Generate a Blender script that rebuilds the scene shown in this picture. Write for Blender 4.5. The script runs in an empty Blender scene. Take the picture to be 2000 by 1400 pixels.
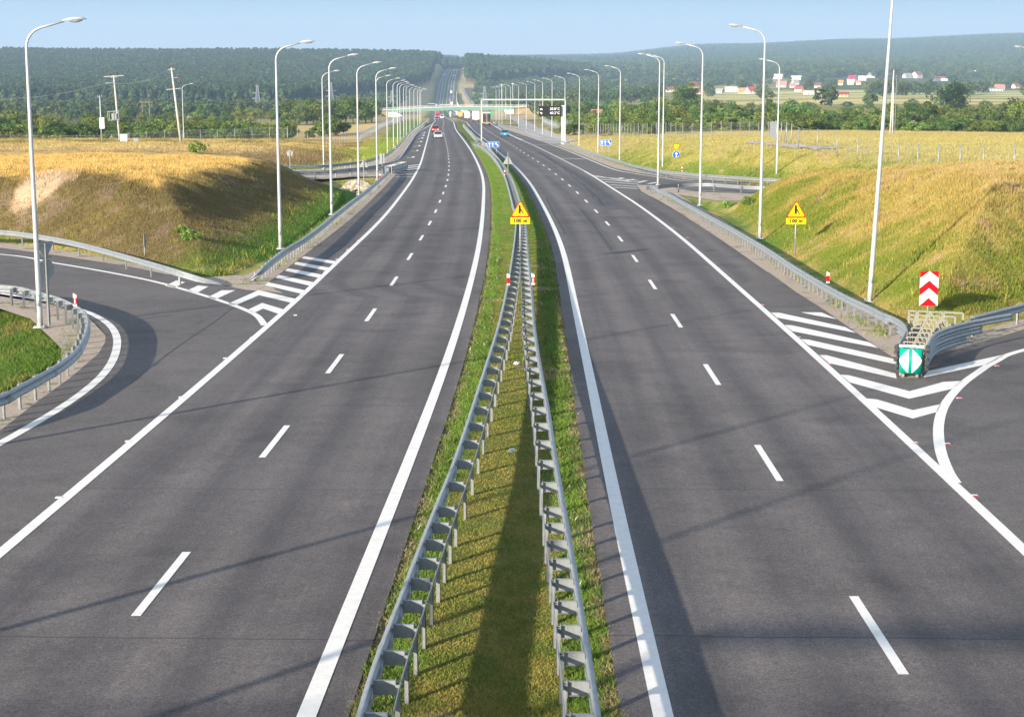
import bpy, bmesh, math, random
import numpy as np
from mathutils import Vector, Matrix
R = math.radians
random.seed(7); RNG = np.random.default_rng(11)
scene = bpy.context.scene
COL = scene.collection

# ------------------------------------------------------------------ camera
CZ, FPX = 8.03, 3260.0
TH = math.atan((700-118)/FPX); CT, ST = math.cos(TH), math.sin(TH)
SL = 0.0226                                   # the near highway falls 2.26 %
cam_d = bpy.data.cameras.new('camera'); cam = bpy.data.objects.new('camera', cam_d); COL.objects.link(cam)
cam_d.sensor_width = 36; cam_d.lens = FPX/2000*36; cam_d.clip_start = .3; cam_d.clip_end = 30000
cam.location = (0, 0, CZ); cam.rotation_euler = (math.pi/2-TH, 0, 0); scene.camera = cam

def ray(px, py):
    a = (px-1000)/FPX; b = (700-py)/FPX
    return a, CT+ST*b, -ST+CT*b
def G(px, py, h=0.0):                          # photo point -> the sloping near plane, h metres above it
    a, dy, dz = ray(px, py); t = (h-CZ)/(dz+SL*dy)
    return Vector((a*t, dy*t, CZ+dz*t))
def AT(px, py, Y):
    a, dy, dz = ray(px, py); t = Y/dy
    return Vector((a*t, Y, CZ+dz*t))
def zy(py, Y):
    _, dy, dz = ray(1000, py); return CZ+Y*dz/dy

def pchip(xs, ys):
    xs = np.asarray(xs, float); ys = np.asarray(ys, float); h = np.diff(xs); d = np.diff(ys)/h
    m = np.zeros(len(xs)); m[0], m[-1] = d[0], d[-1]
    for i in range(1, len(xs)-1):
        if d[i-1]*d[i] > 0:
            w1, w2 = 2*h[i]+h[i-1], h[i]+2*h[i-1]; m[i] = (w1+w2)/(w1/d[i-1]+w2/d[i])
    def f(x):
        x = np.asarray(x, float); i = np.clip(np.searchsorted(xs, x)-1, 0, len(xs)-2); t = (x-xs[i])/h[i]
        tt = np.clip(t, 0, 1)
        v = (ys[i]*(1+2*tt)*(1-tt)**2 + h[i]*m[i]*tt*(1-tt)**2 + ys[i+1]*tt*tt*(3-2*tt) + h[i]*m[i+1]*tt*tt*(tt-1))
        v = np.where(t < 0, ys[0]+m[0]*(x-xs[0]), v); v = np.where(t > 1, ys[-1]+m[-1]*(x-xs[-1]), v)
        return v
    return f
def curve2(xs, ys):                            # smooth interpolating curve (finite-difference tangents)
    xs = np.asarray(xs, float); ys = np.asarray(ys, float); m = np.gradient(ys, xs); h = np.diff(xs)
    def f(x):
        x = np.asarray(x, float); i = np.clip(np.searchsorted(xs, x)-1, 0, len(xs)-2); t = (x-xs[i])/h[i]; tt = np.clip(t, 0, 1)
        v = (ys[i]*(1+2*tt)*(1-tt)**2 + h[i]*m[i]*tt*(1-tt)**2 + ys[i+1]*tt*tt*(3-2*tt) + h[i]*m[i+1]*tt*tt*(tt-1))
        v = np.where(t < 0, ys[0]+m[0]*(x-xs[0]), v); return np.where(t > 1, ys[-1]+m[-1]*(x-xs[-1]), v)
    return f

# ------------------------------------------------------------------ the highway's profile and alignment
_py = [(700, 237), (815, 234), (900, 232), (1100, 229), (1500, 222), (1800, 213), (2000, 204.5), (2200, 181), (2370, 160), (2600, 148), (2840, 138.5), (3000, 135.5), (3300, 139), (9500, 124)]
_kY = [-60, 0, 300, 500, 570]+[p[0] for p in _py]; _kz = [-SL*y for y in _kY[:5]]+[zy(p[1], p[0]) for p in _py]
_prof = pchip(_kY, _kz)
def zr(Y):
    Y = np.asarray(Y, float); return np.where(Y < 540, -SL*Y, _prof(Y))
def align(near, far, y0=-30):
    P = [G(*p) for p in near]; pts = sorted([(p.y, p.x) for p in P])
    s = (pts[2][1]-pts[0][1])/(pts[2][0]-pts[0][0]); pts = [(y0, pts[0][1]+s*(y0-pts[0][0]))]+pts+far
    a = np.array(pts); Y = np.concatenate([np.arange(y0, 120, 6), np.geomspace(120, 3200, 70)])
    X = np.interp(Y, a[:, 0], a[:, 1])
    for _ in range(5):                          # ease out the tracing's jitter
        w = X.copy(); w[1:-1] = (X[:-2]+2*X[1:-1]+X[2:])/4; X = w
    return curve2(Y, X)
XLo = align([(0,1080),(175,935),(300,830),(520,640),(600,570),(660,510),(720,455),(745,430),(770,400),(805,353),(822.5,320),(829,295),(836,270),(840,252)], [(700,-31.5),(900,-41.6),(1100,-50.5),(1500,-68),(2000,-91),(2370,-100.5),(2840,-112),(3300,-122)])
XLi = align([(600,1395),(690,1170),(775,960),(860,750),(910,590),(935,490),(943,420),(946,359),(941,338),(934,320),(921,295),(910,279),(900,266),(890,254)], [(700,-24.5),(900,-34.4),(1100,-43.3),(1500,-61),(2000,-83.4),(2370,-93),(2840,-104.5),(3300,-115)])
XRi = align([(1300,1395),(1232,1154),(1165,790),(1121,590),(1104,496),(1078,434),(1058.6,398),(1037,359),(1005,323),(981,303.6),(953.6,278),(923.6,254)], [(700,-20),(900,-29.6),(1100,-38.4),(1500,-56.3),(2000,-78.7),(2370,-88),(2840,-99.6),(3300,-110)])
XRo = align([(2000,1075),(1865,945),(1600,700),(1440,560),(1330,462),(1240,395),(1200,371),(1155,341),(1099,312),(1039,282),(994,263)], [(700,-12.3),(900,-22),(1100,-31),(1500,-49),(2000,-71.3),(2370,-80.6),(2840,-92.4),(3300,-103)])
def XC(Y): return (XLi(Y)+XRi(Y))/2

# ------------------------------------------------------------------ noise
def _hash(ix, iy, s):
    n = (ix.astype(np.int64)*374761393+iy.astype(np.int64)*668265263+s*982451653) & 0x7fffffff
    n = ((n ^ (n >> 13))*1274126177) & 0x7fffffff
    return ((n ^ (n >> 16)) & 0xffff)/65535.0
def vnoise(x, y, s=0):
    x = np.asarray(x, float); y = np.asarray(y, float); ix = np.floor(x); iy = np.floor(y); fx = x-ix; fy = y-iy
    fx = fx*fx*(3-2*fx); fy = fy*fy*(3-2*fy)
    a = _hash(ix, iy, s); b = _hash(ix+1, iy, s); c = _hash(ix, iy+1, s); d = _hash(ix+1, iy+1, s)
    return a*(1-fx)*(1-fy)+b*fx*(1-fy)+c*(1-fx)*fy+d*fx*fy
def fbm(x, y, s=0, o=4):
    v = 0; a = .5; t = 0
    for k in range(o):
        v = v+a*vnoise(x*2**k+k*17.3, y*2**k-k*9.1, s+k); t += a; a *= .55
    return v/t
def sstep(a, b, x):
    t = np.clip((x-a)/(b-a), 0, 1); return t*t*(3-2*t)

# ------------------------------------------------------------------ earthworks (plan polygons on the near plane)
def poly(pts): return np.array([[G(*p).x, G(*p).y] for p in pts])
def pdist(X, Y, P):                            # signed distance to a polygon, positive inside
    X = np.asarray(X, float); Y = np.asarray(Y, float); d = np.full(X.shape, 1e9); ins = np.zeros(X.shape, bool)
    n = len(P)
    for i in range(n):
        ax, ay = P[i]; bx, by = P[(i+1) % n]; ex, ey = bx-ax, by-ay
        t = np.clip(((X-ax)*ex+(Y-ay)*ey)/(ex*ex+ey*ey+1e-12), 0, 1)
        d = np.minimum(d, np.hypot(X-ax-t*ex, Y-ay-t*ey))
        c = ((ay > Y) != (by > Y)) & (X < (bx-ax)*(Y-ay)/(by-ay+1e-12)+ax); ins ^= c
    return np.where(ins, d, -d)
ML = poly([(-500,438),(-200,452),(0,462),(100,479),(200,500),(300,524),(380,540),(440,537),(500,512),(545,488),(590,455),(630,424),(660,400),(676,384),(672,368),(650,358),(600,348),(500,343),(200,338),(-500,338)])
MB = poly([(-700,322),(200,322),(560,322),(620,319),(680,312),(705,305),(700,296),(690,288),(600,286),(-700,284)])
MR = poly([(1420,412),(1500,470),(1600,535),(1700,592),(1745,618),(1800,640),(1850,642),(1920,632),(2000,612),(2300,560),(2800,500),(2800,480),(2300,470),(2000,432),(1750,400),(1600,384),(1500,383),(1450,392)])
MF = poly([(1010,254),(1060,268),(1130,294),(1180,311),(1215,323),(1250,331),(1300,339),(1380,346),(1480,353),(1580,357),(1640,362),(1700,371),(1800,387),(1900,401),(2000,413),(2300,440),(2800,460),(3200,300),(1010,246)])
PL = poly([(-900,540),(-100,572),(0,600),(58,622),(86,650),(60,702),(0,752),(-150,850),(-900,1000)])
DL = poly([(520,506),(560,480),(600,452),(640,422),(680,394),(712,372),(722,360),(690,364),(668,374),(655,398),(610,436),(570,466),(535,494)])
DR = poly([(1330,392),(1370,392),(1440,396),(1470,412),(1440,425),(1400,412)])
def soft(d, k, h, r=1.6):                      # slope k up to h, with a rounded shoulder
    t = np.maximum(d, 0)*k; return np.where(t < h-r, t, h-r+r*(1-np.exp(-(np.maximum(t-(h-r), 0))/r)))
def earth(X, Y):
    X = np.asarray(X, float); Y = np.asarray(Y, float); rough = fbm(X*.22, Y*.22, 5)-.5; fine = fbm(X*.9, Y*.9, 9, 3)-.5
    e = np.zeros(X.shape)
    hL = np.clip(4.25-.014*(Y-90), 2.5, 4.3)+rough*.5+.9*np.exp(-(((X+28.5)/4.0)**2+((Y-101)/5)**2))
    dl = pdist(X, Y, ML); e += soft(dl, .54-.22*sstep(-25, -17, X), hL)*(1+.10*rough*(dl > 1))
    db = pdist(X, Y, MB); e += soft(db, .30, 2.0+rough*.8)
    dr = pdist(X, Y, MR); hR = np.clip(5.1-.045*(Y-80), 2.6, 5.4)+rough*.35; e += soft(dr, .57, hR)*(1+.1*rough*(dr > 1))
    df = pdist(X, Y, MF); hF = np.where(Y < 190, 3.4, np.clip(3.4-.016*(Y-190), 1.1, 3.4))+rough*.3; hF = hF*sstep(-24, 6, X)+.35*(1-sstep(-24, 6, X)); e += soft(df, .36, hF)
    e += -soft(pdist(X, Y, PL), .28, 1.6)
    e += -soft(pdist(X, Y, DL), .6, 1.0, .5) - soft(pdist(X, Y, DR), .5, .8, .4)
    m = sstep(.3, 2.0, np.abs(e)); e += m*(fine*.35)
    return e

# ------------------------------------------------------------------ natural terrain: height tables in polar sectors around the bridge
_TY = np.array([250, 300, 430, 600, 800, 1100, 1500, 2000, 2400, 2800, 3200, 4500, 6000, 7500, 9500], float)
_TX = [-900, 450, 790, 866, 930, 990, 1150, 1400, 1700, 2000, 2900]
_TT = {-900: [302,284,262,248,237,226,214,172,142,119,121,122,121,121,121],
  450: [302,284,262,248,237,226,214,172,142,118,121,122,121,121,121],
  790: [302,284,261,247,236,226,212,188,156,122,124,123,121,121,121],
  866: [302,284,257,243,235,229,222,203,155,124,127,122,119,118,118],
  930: [302,284,257,243,234,228,216,200,160,132,130,123,119,117,117],
  990: [302,284,257,241,232,222,210,193,166,141,129,123,119,116,116],
  1150:[302,284,258,242,228,212,199,186,168,152,139,127,118,113,112],
  1400:[302,276,258,241,222,203,189,176,164,152,143,121,98,94,94],
  1700:[300,270,258,240,219,199,184,172,160,150,141,116,87,84,84],
  2000:[300,270,258,240,219,199,184,172,162,152,142,108,76,73,73],
  2900:[300,270,258,240,219,199,184,172,162,152,140,100,62,58,58]}
_TZ = np.array([[float(zy(y, Y)) for y, Y in zip(_TT[x], _TY)] for x in _TX])
def natural(X, Y):
    X = np.asarray(X, float); Y = np.asarray(Y, float); px = 1000+X/np.maximum(Y, 1)*3290
    cx = np.clip(px, _TX[0], _TX[-1]-.001); i = np.clip(np.searchsorted(_TX, cx)-1, 0, len(_TX)-2)
    tx = np.asarray(_TX, float); u = (cx-tx[i])/(tx[i+1]-tx[i]); u = u*u*(3-2*u)
    ly = np.log(np.clip(Y, 250, 9499)); lt = np.log(_TY); j = np.clip(np.searchsorted(lt, ly)-1, 0, len(lt)-2); v = (ly-lt[j])/(lt[j+1]-lt[j])
    z = (_TZ[i, j]*(1-u)+_TZ[i+1, j]*u)*(1-v)+(_TZ[i, j+1]*(1-u)+_TZ[i+1, j+1]*u)*v
    z = z+(fbm(X/300, Y/300, 3)-.5)*sstep(600, 3000, Y)*9
    b = sstep(250, 420, Y); return (-SL*Y)*(1-b)+z*b
def ground(X, Y):
    X = np.asarray(X, float); Y = np.asarray(Y, float); w = sstep(540, 900, Y)
    d = np.abs(X-XC(Y)); t2 = sstep(1900, 2350, Y); c = sstep(17+w*2-t2*2.5, (42+w*30)*(1-t2)+25*t2, d)
    z = zr(Y)*(1-c)+natural(X, Y)*c
    return z+earth(X, Y)*(Y < 420)-(.05+np.maximum(Y-200, 0)*1.2e-4)
def gz(x, y): return float(ground(np.array([x]), np.array([y]))[0])
def hit(px, py, y0=60, y1=9000):                # photo point -> first terrain point on that ray
    a, dy, dz = ray(px, py); Y = np.geomspace(y0, y1, 1400); t = Y/dy; X = a*t; Z = CZ+dz*t
    g = ground(X, Y); k = np.argmax(Z < g); 
    if not (Z < g).any(): k = len(Y)-1
    return float(X[k]), float(Y[k]), float(g[k])

# ------------------------------------------------------------------ materials
def new_mat(name):
    m = bpy.data.materials.new(name); m.use_nodes = True; nt = m.node_tree
    return m, nt, nt.nodes['Principled BSDF']
def nd(nt, t, **kw):
    n = nt.nodes.new(t)
    for k, v in kw.items():
        if k.startswith('i_'): n.inputs[k[2:].replace('_', ' ')].default_value = v
        else: setattr(n, k, v)
    return n
def mixc(nt, fac, a, b, mode='MIX'):
    n = nt.nodes.new('ShaderNodeMix'); n.data_type = 'RGBA'; n.blend_type = mode
    for s, v in ((0, fac), (6, a), (7, b)):
        if hasattr(v, 'links') or hasattr(v, 'is_linked'): nt.links.new(v, n.inputs[s])
        else: n.inputs[s].default_value = v if s == 0 else (*v, 1)
    return n.outputs[2]
def ramp(nt, src, p0, p1, a=(0, 0, 0), b=(1, 1, 1)):
    n = nt.nodes.new('ShaderNodeValToRGB'); e = n.color_ramp.elements; e[0].position = p0; e[1].position = p1
    e[0].color = (*a, 1); e[1].color = (*b, 1); nt.links.new(src, n.inputs[0]); return n.outputs[0]
def noise(nt, scale, detail=4, rough=.6, coord='Object', vec=None):
    if vec is None:
        tc = nt.nodes.new('ShaderNodeTexCoord'); vec = tc.outputs[coord]
    n = nd(nt, 'ShaderNodeTexNoise', i_Scale=scale, i_Detail=detail, i_Roughness=rough); nt.links.new(vec, n.inputs['Vector']); return n.outputs['Fac']
def bump(nt, b, h, strength=.3, dist=.02):
    n = nd(nt, 'ShaderNodeBump', i_Strength=strength, i_Distance=dist); nt.links.new(h, n.inputs['Height']); nt.links.new(n.outputs[0], b.inputs['Normal'])
def pm(name, col, rough=.6, metal=0., nscale=0., namt=.0, spec=None, emit=None):
    m, nt, b = new_mat(name); b.inputs['Roughness'].default_value = rough; b.inputs['Metallic'].default_value = metal
    if spec is not None: b.inputs['Specular IOR Level'].default_value = spec
    if nscale:
        f = noise(nt, nscale); lo = tuple(c*(1-namt) for c in col); hi = tuple(min(1, c*(1+namt)) for c in col)
        nt.links.new(ramp(nt, f, .3, .7, lo, hi), b.inputs['Base Color'])
    else: b.inputs['Base Color'].default_value = (*col, 1)
    if emit: b.inputs['Emission Color'].default_value = (*emit[0], 1); b.inputs['Emission Strength'].default_value = emit[1]
    return m

# ------------------------------------------------------------------ mesh builder
class MB_:
    def __init__(s): s.v = []; s.f = []; s.uv = []; s.m = []
    def add(s, vs, fs, mi=0, uv=None):
        o = len(s.v); s.v += [tuple(p) for p in vs]; s.f += [tuple(o+i for i in f) for f in fs]; s.m += [mi]*len(fs)
        if uv: s.uv += uv
        return s
    def box(s, cx, cy, cz, sx, sy, sz, mi=0, M=None):
        p = [Vector((cx+a*sx/2, cy+b*sy/2, cz+c*sz/2)) for a in (-1, 1) for b in (-1, 1) for c in (-1, 1)]
        if M is not None: p = [M @ q for q in p]
        return s.add(p, [(0,1,3,2),(4,6,7,5),(0,4,5,1),(2,3,7,6),(0,2,6,4),(1,5,7,3)], mi)
    def bar(s, a, b, w, h=None, mi=0):
        a, b = Vector(a), Vector(b); h = h or w; d = (b-a); L = d.length; d.normalize()
        up = Vector((0, 0, 1)) if abs(d.z) < .95 else Vector((0, 1, 0)); x = d.cross(up).normalized(); z = x.cross(d)
        p = [q+x*(i*w/2)+z*(j*h/2) for q in (a, b) for i in (-1, 1) for j in (-1, 1)]
        return s.add(p, [(0,1,3,2),(4,6,7,5),(0,4,5,1),(2,3,7,6),(0,2,6,4),(1,5,7,3)], mi)
    def tube(s, pts, r, n=8, cap=True, mi=0):
        pts = [Vector(p) for p in pts]; rs = r if isinstance(r, (list, tuple)) else [r]*len(pts); o = len(s.v); vs = []; fs = []
        pd = (pts[1]-pts[0]).normalized(); ref = Vector((0, 1, 0)) if abs(pd.y) < .9 else Vector((1, 0, 0))
        for i, p in enumerate(pts):
            d = (pts[min(i+1, len(pts)-1)]-pts[max(i-1, 0)]).normalized(); x = d.cross(ref).normalized(); y = d.cross(x)
            vs += [p+(x*math.cos(2*math.pi*k/n)+y*math.sin(2*math.pi*k/n))*rs[i] for k in range(n)]
        for i in range(len(pts)-1):
            for k in range(n): fs.append((i*n+k, i*n+(k+1) % n, (i+1)*n+(k+1) % n, (i+1)*n+k))
        if cap: fs += [tuple(range(n))[::-1], tuple((len(pts)-1)*n+k for k in range(n))]
        return s.add(vs, fs, mi)
    def prism(s, pts2, y0, y1, mi=0, plane='xz'):     # a 2-D outline extruded along the third axis
        n = len(pts2); f = (lambda a, b, c: (a, c, b)) if plane == 'xz' else ((lambda a, b, c: (c, a, b)) if plane == 'yz' else (lambda a, b, c: (a, b, c)))
        vs = [f(a, b, y0) for a, b in pts2]+[f(a, b, y1) for a, b in pts2]
        fs = [tuple(range(n))[::-1], tuple(range(n, 2*n))]+[(i, (i+1) % n, n+(i+1) % n, n+i) for i in range(n)]
        return s.add(vs, fs, mi)
    def mesh(s, name, mats, smooth=False):
        me = bpy.data.meshes.new(name); me.from_pydata(s.v, [], s.f); 
        for m in (mats if isinstance(mats, (list, tuple)) else [mats]): me.materials.append(m)
        if any(s.m): me.polygons.foreach_set('material_index', s.m)
        if s.uv:
            u = me.uv_layers.new(name='UVMap'); u.data.foreach_set('uv', [c for p in s.uv for c in p])
        bm = bmesh.new(); bm.from_mesh(me)
        if not s.uv: bmesh.ops.recalc_face_normals(bm, faces=bm.faces)
        bm.to_mesh(me); bm.free()
        if smooth: me.polygons.foreach_set('use_smooth', [True]*len(me.polygons))
        me.update(); return me
def fast_mesh(name, V, F, mat, col=None, smooth=False):    # V (n,3), F (m,k) numpy
    me = bpy.data.meshes.new(name); k = F.shape[1]
    me.vertices.add(len(V)); me.vertices.foreach_set('co', np.ascontiguousarray(V, np.float32).ravel())
    me.loops.add(F.size); me.loops.foreach_set('vertex_index', np.ascontiguousarray(F, np.int32).ravel())
    me.polygons.add(len(F)); me.polygons.foreach_set('loop_start', np.arange(0, F.size, k, dtype=np.int32))
    if smooth: me.polygons.foreach_set('use_smooth', np.ones(len(F), bool))
    me.update(calc_edges=True); me.validate()
    if col is not None:
        a = me.color_attributes.new('Col', 'FLOAT_COLOR', 'POINT'); c = np.ones((len(V), 4), np.float32); c[:, :3] = col; a.data.foreach_set('color', c.ravel())
    me.materials.append(mat); return me
def link(name, me, parent=None, loc=None, rz=None):
    o = bpy.data.objects.new(name, me); COL.objects.link(o)
    if parent: o.parent = parent
    if loc is not None: o.location = loc
    if rz is not None: o.rotation_euler = (0, 0, rz)
    return o
def tag(o, label, cat, group=None):
    o['label'] = label; o['category'] = cat
    if group: o['group'] = group
    return o
def thing(name, label, cat, loc=(0, 0, 0), rz=0, group=None):
    o = bpy.data.objects.new(name, None); o.empty_display_size = .3; COL.objects.link(o); o.location = loc; o.rotation_euler = (0, 0, rz)
    return tag(o, label, cat, group)
def struct(o, kind='structure'): o['kind'] = kind; return o
def copy_tree(o, parent=None):
    c = o.copy(); COL.objects.link(c)
    if parent: c.parent = parent
    for ch in list(o.children): copy_tree(ch, c)
    return c
ORD = ['', 'first', 'second', 'third', 'fourth', 'fifth', 'sixth', 'seventh', 'eighth', 'ninth', 'tenth', 'eleventh', 'twelfth']
def nth(i):
    if i <= 12: return ORD[i]
    return f"{i}{'th' if 10 < i % 100 < 14 else {1: 'st', 2: 'nd', 3: 'rd'}.get(i % 10, 'th')}"
# ------------------------------------------------------------------ ground sheet
rows = [-40.0]
while rows[-1] < 60: rows.append(rows[-1]+.75)
while rows[-1] < 9400: rows.append(rows[-1]*1.0115)
ROWS = np.array(rows)
DRY = np.array([.400,.340,.112]); STRAW = np.array([.53,.445,.19]); GRN = np.array([.125,.205,.034]); DKG = np.array([.045,.078,.018])
SOIL = np.array([.27,.20,.14]); SAND = np.array([.52,.38,.25]); BRN = np.array([.15,.115,.05]); GOLD = np.array([.56,.41,.17]); OLIVE = np.array([.20,.19,.05])
def lerp(a, b, t): return a*(1-t)[..., None]+b*t[..., None]
_s = [hit(72, 345), hit(84, 400)]; SPX, SPY = (_s[0][0]+_s[1][0])/2, (_s[0][1]+_s[1][1])/2; SPR = max(1.2, abs(_s[0][1]-_s[1][1])*.75)
def gcol(X, Y, e=None):
    X = np.asarray(X, float); Y = np.asarray(Y, float)
    if e is None: e = earth(X, Y)*(Y < 420)
    n1 = fbm(X*.16, Y*.16, 21); n2 = fbm(X*.7, Y*.7, 31); n3 = fbm(X*.045, Y*.045, 41); n4 = fbm(X*2.3, Y*2.3, 51, 3)
    c = lerp(np.broadcast_to(GRN, X.shape+(3,)), DRY, sstep(.38, .62, n1*.6+n2*.4))
    # median lawn
    med = (X > XLi(Y)+.2) & (X < XRi(Y)-.2) & (Y < 700)
    mix = n2*.5+n4*.35+n1*.15
    cm = lerp(np.broadcast_to(np.array([.140,.152,.040]), X.shape+(3,)), np.array([.205,.170,.056]), sstep(.36, .70, mix*.6+n4*.4-.0012*(Y-45))); cm = lerp(cm, lerp(np.array([.115,.185,.036])*np.ones(X.shape+(3,)), np.array([.20,.20,.06]), sstep(.45, .7, n2)), sstep(55, 130, Y)*.8)
    cm = lerp(cm, SOIL*1.05, sstep(.66, .74, n2)*(Y < 90)*.8)
    edge = np.minimum(X-XLi(Y)-.5, XRi(Y)-.5-X); cm = lerp(cm, np.array([.115,.185,.034])*np.ones(X.shape+(3,)), sstep(1.0, .45, edge+(n2-.5)*.9)*.75); cm = lerp(cm, SOIL*.9, sstep(.35, .05, edge+ (n4-.5)*.5)*.8)
    c = np.where(med[..., None], cm, c)
    # left mound: dry brown face, golden crown, greener foot on the side facing the road, bare sand on the spur
    dl = pdist(X, Y, ML); f = sstep(.2, 1.2, dl); right = sstep(-18, -13.5, X)
    cl = lerp(np.broadcast_to(BRN*1.15, X.shape+(3,)), DRY*np.array([.52,.47,.46]), sstep(.42, .66, n2*.5+n1*.5)); cl = lerp(cl, GRN*.9, sstep(1.1, .2, e+(n1-.5)*1.2)*right)
    cl = lerp(cl, SOIL*.9, sstep(.60, .70, n2)*.7); cl = lerp(cl, GOLD*np.array([1,.93,.8]), sstep(7.0, 9.0, dl+(n2-.5)*3+(n1-.5)*2))
    sp = sstep(1.1, .72, np.hypot((X-SPX)/1.9, (Y-SPY)/SPR)+(n2-.5)*1.3+(n4-.5)*.6); cl = lerp(cl, SAND, sp)
    c = lerp(c, cl, f)
    db = pdist(X, Y, MB); c = lerp(c, lerp(np.broadcast_to(BRN*1.3, X.shape+(3,)), STRAW*.9, sstep(.9, 1.8, e+(n2-.5)*.7)), sstep(.2, 1.5, db))
    # right mounds: green foot, straw top
    for P, top, k in ((MR, 4.7, 1.0), (MF, 3.0, 1.0)):
        d = pdist(X, Y, P); t = sstep(.05, .75, e/top+(n2-.5)*.9+(n1-.5)*.8)
        cr = lerp(np.broadcast_to(GRN*np.array([1.5,1.2,1.1]), X.shape+(3,)), DRY*np.array([1.08,1.08,.9]), t); cr = lerp(cr, STRAW*np.array([.95,.93,.85]), sstep(.62, 1.05, e/top+(n2-.5)*.7))
        cr = lerp(cr, SAND*.9, sstep(.69, .76, n2)*.5); c = lerp(c, cr, sstep(.1, 1.0, d))
    c = lerp(c, lerp(np.array([.075,.13,.026])*np.ones(X.shape+(3,)), np.array([.15,.15,.045]), sstep(.55, .75, n2)), sstep(-2.2, -.6, pdist(X, Y, PL)))
    c = lerp(c, np.array([.085,.175,.028])*np.ones(X.shape+(3,)), sstep(-2.2, .2, pdist(X, Y, DL)+(n2-.5)*1.2))
    # fields beyond the fences
    px = 1000+X/np.maximum(Y, 1)*3290; far = sstep(205, 260, Y)
    st = vnoise(Y/42+X/900, X/420, 77); fld = lerp(np.broadcast_to(OLIVE, X.shape+(3,)), STRAW*.82, sstep(.35, .6, st)); fld = lerp(fld, OLIVE*.8, sstep(.55, .7, n3))
    wood = np.array([.05,.07,.022])
    right = px > XC(Y)/np.maximum(Y, 1)*3290+1000
    cf = np.where(right[..., None], np.where((Y < 365)[..., None], lerp(np.broadcast_to(GOLD*.85, X.shape+(3,)), STRAW*.9, n2), fld), lerp(np.broadcast_to(DRY*.9, X.shape+(3,)), OLIVE*.8, sstep(.4, .65, n1)))
    cf = np.where(((px > 480) & (px < 760) & (Y > 365) & (Y < 660))[..., None], GOLD*1.0, cf)
    dg = XLo(Y)-5.5-X; cf = lerp(cf, GRN*np.array([1.2,1.15,1])*np.ones(X.shape+(3,)), sstep(9, 2, np.abs(dg))*sstep(200, 225, Y)*(X < XLo(Y))*(Y < 620))
    tan = lerp(lerp(np.broadcast_to(STRAW*1.12, X.shape+(3,)), OLIVE*1.3, sstep(.52, .66, st)), np.array([.16,.24,.06]), sstep(.70, .8, vnoise(Y/60+3, X/500, 78))); cf = lerp(cf, tan, sstep(1290, 1400, px)*sstep(600, 660, Y)*(1-sstep(1650, 1950, Y)))
    cf = np.where(((px < 480) & (Y > 300) & (Y < 1200))[..., None], OLIVE*.55, cf)
    cf = np.where((right & (px < 1200) & (Y > 1150) & (Y < 1480))[..., None], np.array([.10,.20,.03]), cf)
    cf = np.where((right & (px > 1060) & (px < 1215) & (Y > 1150) & (Y < 1260))[..., None], STRAW*1.1, cf)
    cf = np.where(((~right) & (Y > 1250))[..., None], wood, cf); cf = np.where((right & (Y > 1850) & ~((px > 1130) & (px < 1540) & (Y < 2700)))[..., None], lerp(np.broadcast_to(wood*1.2, X.shape+(3,)), OLIVE*.8, sstep(.5, .66, n3)), cf)
    dr = np.abs(X-XC(Y)); cf = lerp(cf, lerp(np.broadcast_to(STRAW*.95, X.shape+(3,)), SAND*.8, n3), sstep(75, 45, dr)*sstep(700, 1100, Y)*(X != 0))
    cf = lerp(cf, np.array([.10,.15,.04])*np.ones(X.shape+(3,)), sstep(20, 14, dr)*sstep(900, 1100, Y))
    return lerp(c, cf, far*(~med))
NC = 440; tt = np.linspace(-1, 1, NC); tt = np.sign(tt)*(.75*np.abs(tt)+.25*np.abs(tt)**2)
W = np.maximum(48, .60*ROWS); GX = tt[None, :]*W[:, None]+XC(ROWS)[:, None]*(ROWS[:, None] > 0)*.6; GY = np.repeat(ROWS[:, None], NC, 1)
E0 = earth(GX, GY)*(GY < 420); GZ = ground(GX, GY)
nr = len(ROWS); idx = np.arange(nr*NC).reshape(nr, NC)
F = np.stack([idx[:-1, :-1], idx[:-1, 1:], idx[1:, 1:], idx[1:, :-1]], -1).reshape(-1, 4)
m_ground, nt, b = new_mat('meadow_ground'); at = nd(nt, 'ShaderNodeAttribute', attribute_name='Col')
f1 = noise(nt, 3.0, 6, .7); f2 = noise(nt, 14.0, 4, .7)
c1 = mixc(nt, 1.0, at.outputs['Color'], ramp(nt, f1, .25, .75, (.62,.64,.6), (1.35,1.32,1.3)), 'MULTIPLY'); c2 = mixc(nt, 1.0, c1, ramp(nt, f2, .25, .75, (.6,.6,.6), (1.4,1.4,1.4)), 'MULTIPLY')
nt.links.new(c2, b.inputs['Base Color']); b.inputs['Roughness'].default_value = .95; b.inputs['Specular IOR Level'].default_value = .1; bump(nt, b, f2, .6, .12)
g = link('ground', fast_mesh('ground', np.stack([GX, GY, GZ], -1).reshape(-1, 3), F, m_ground, gcol(GX, GY, E0).reshape(-1, 3), True)); struct(g)

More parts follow.
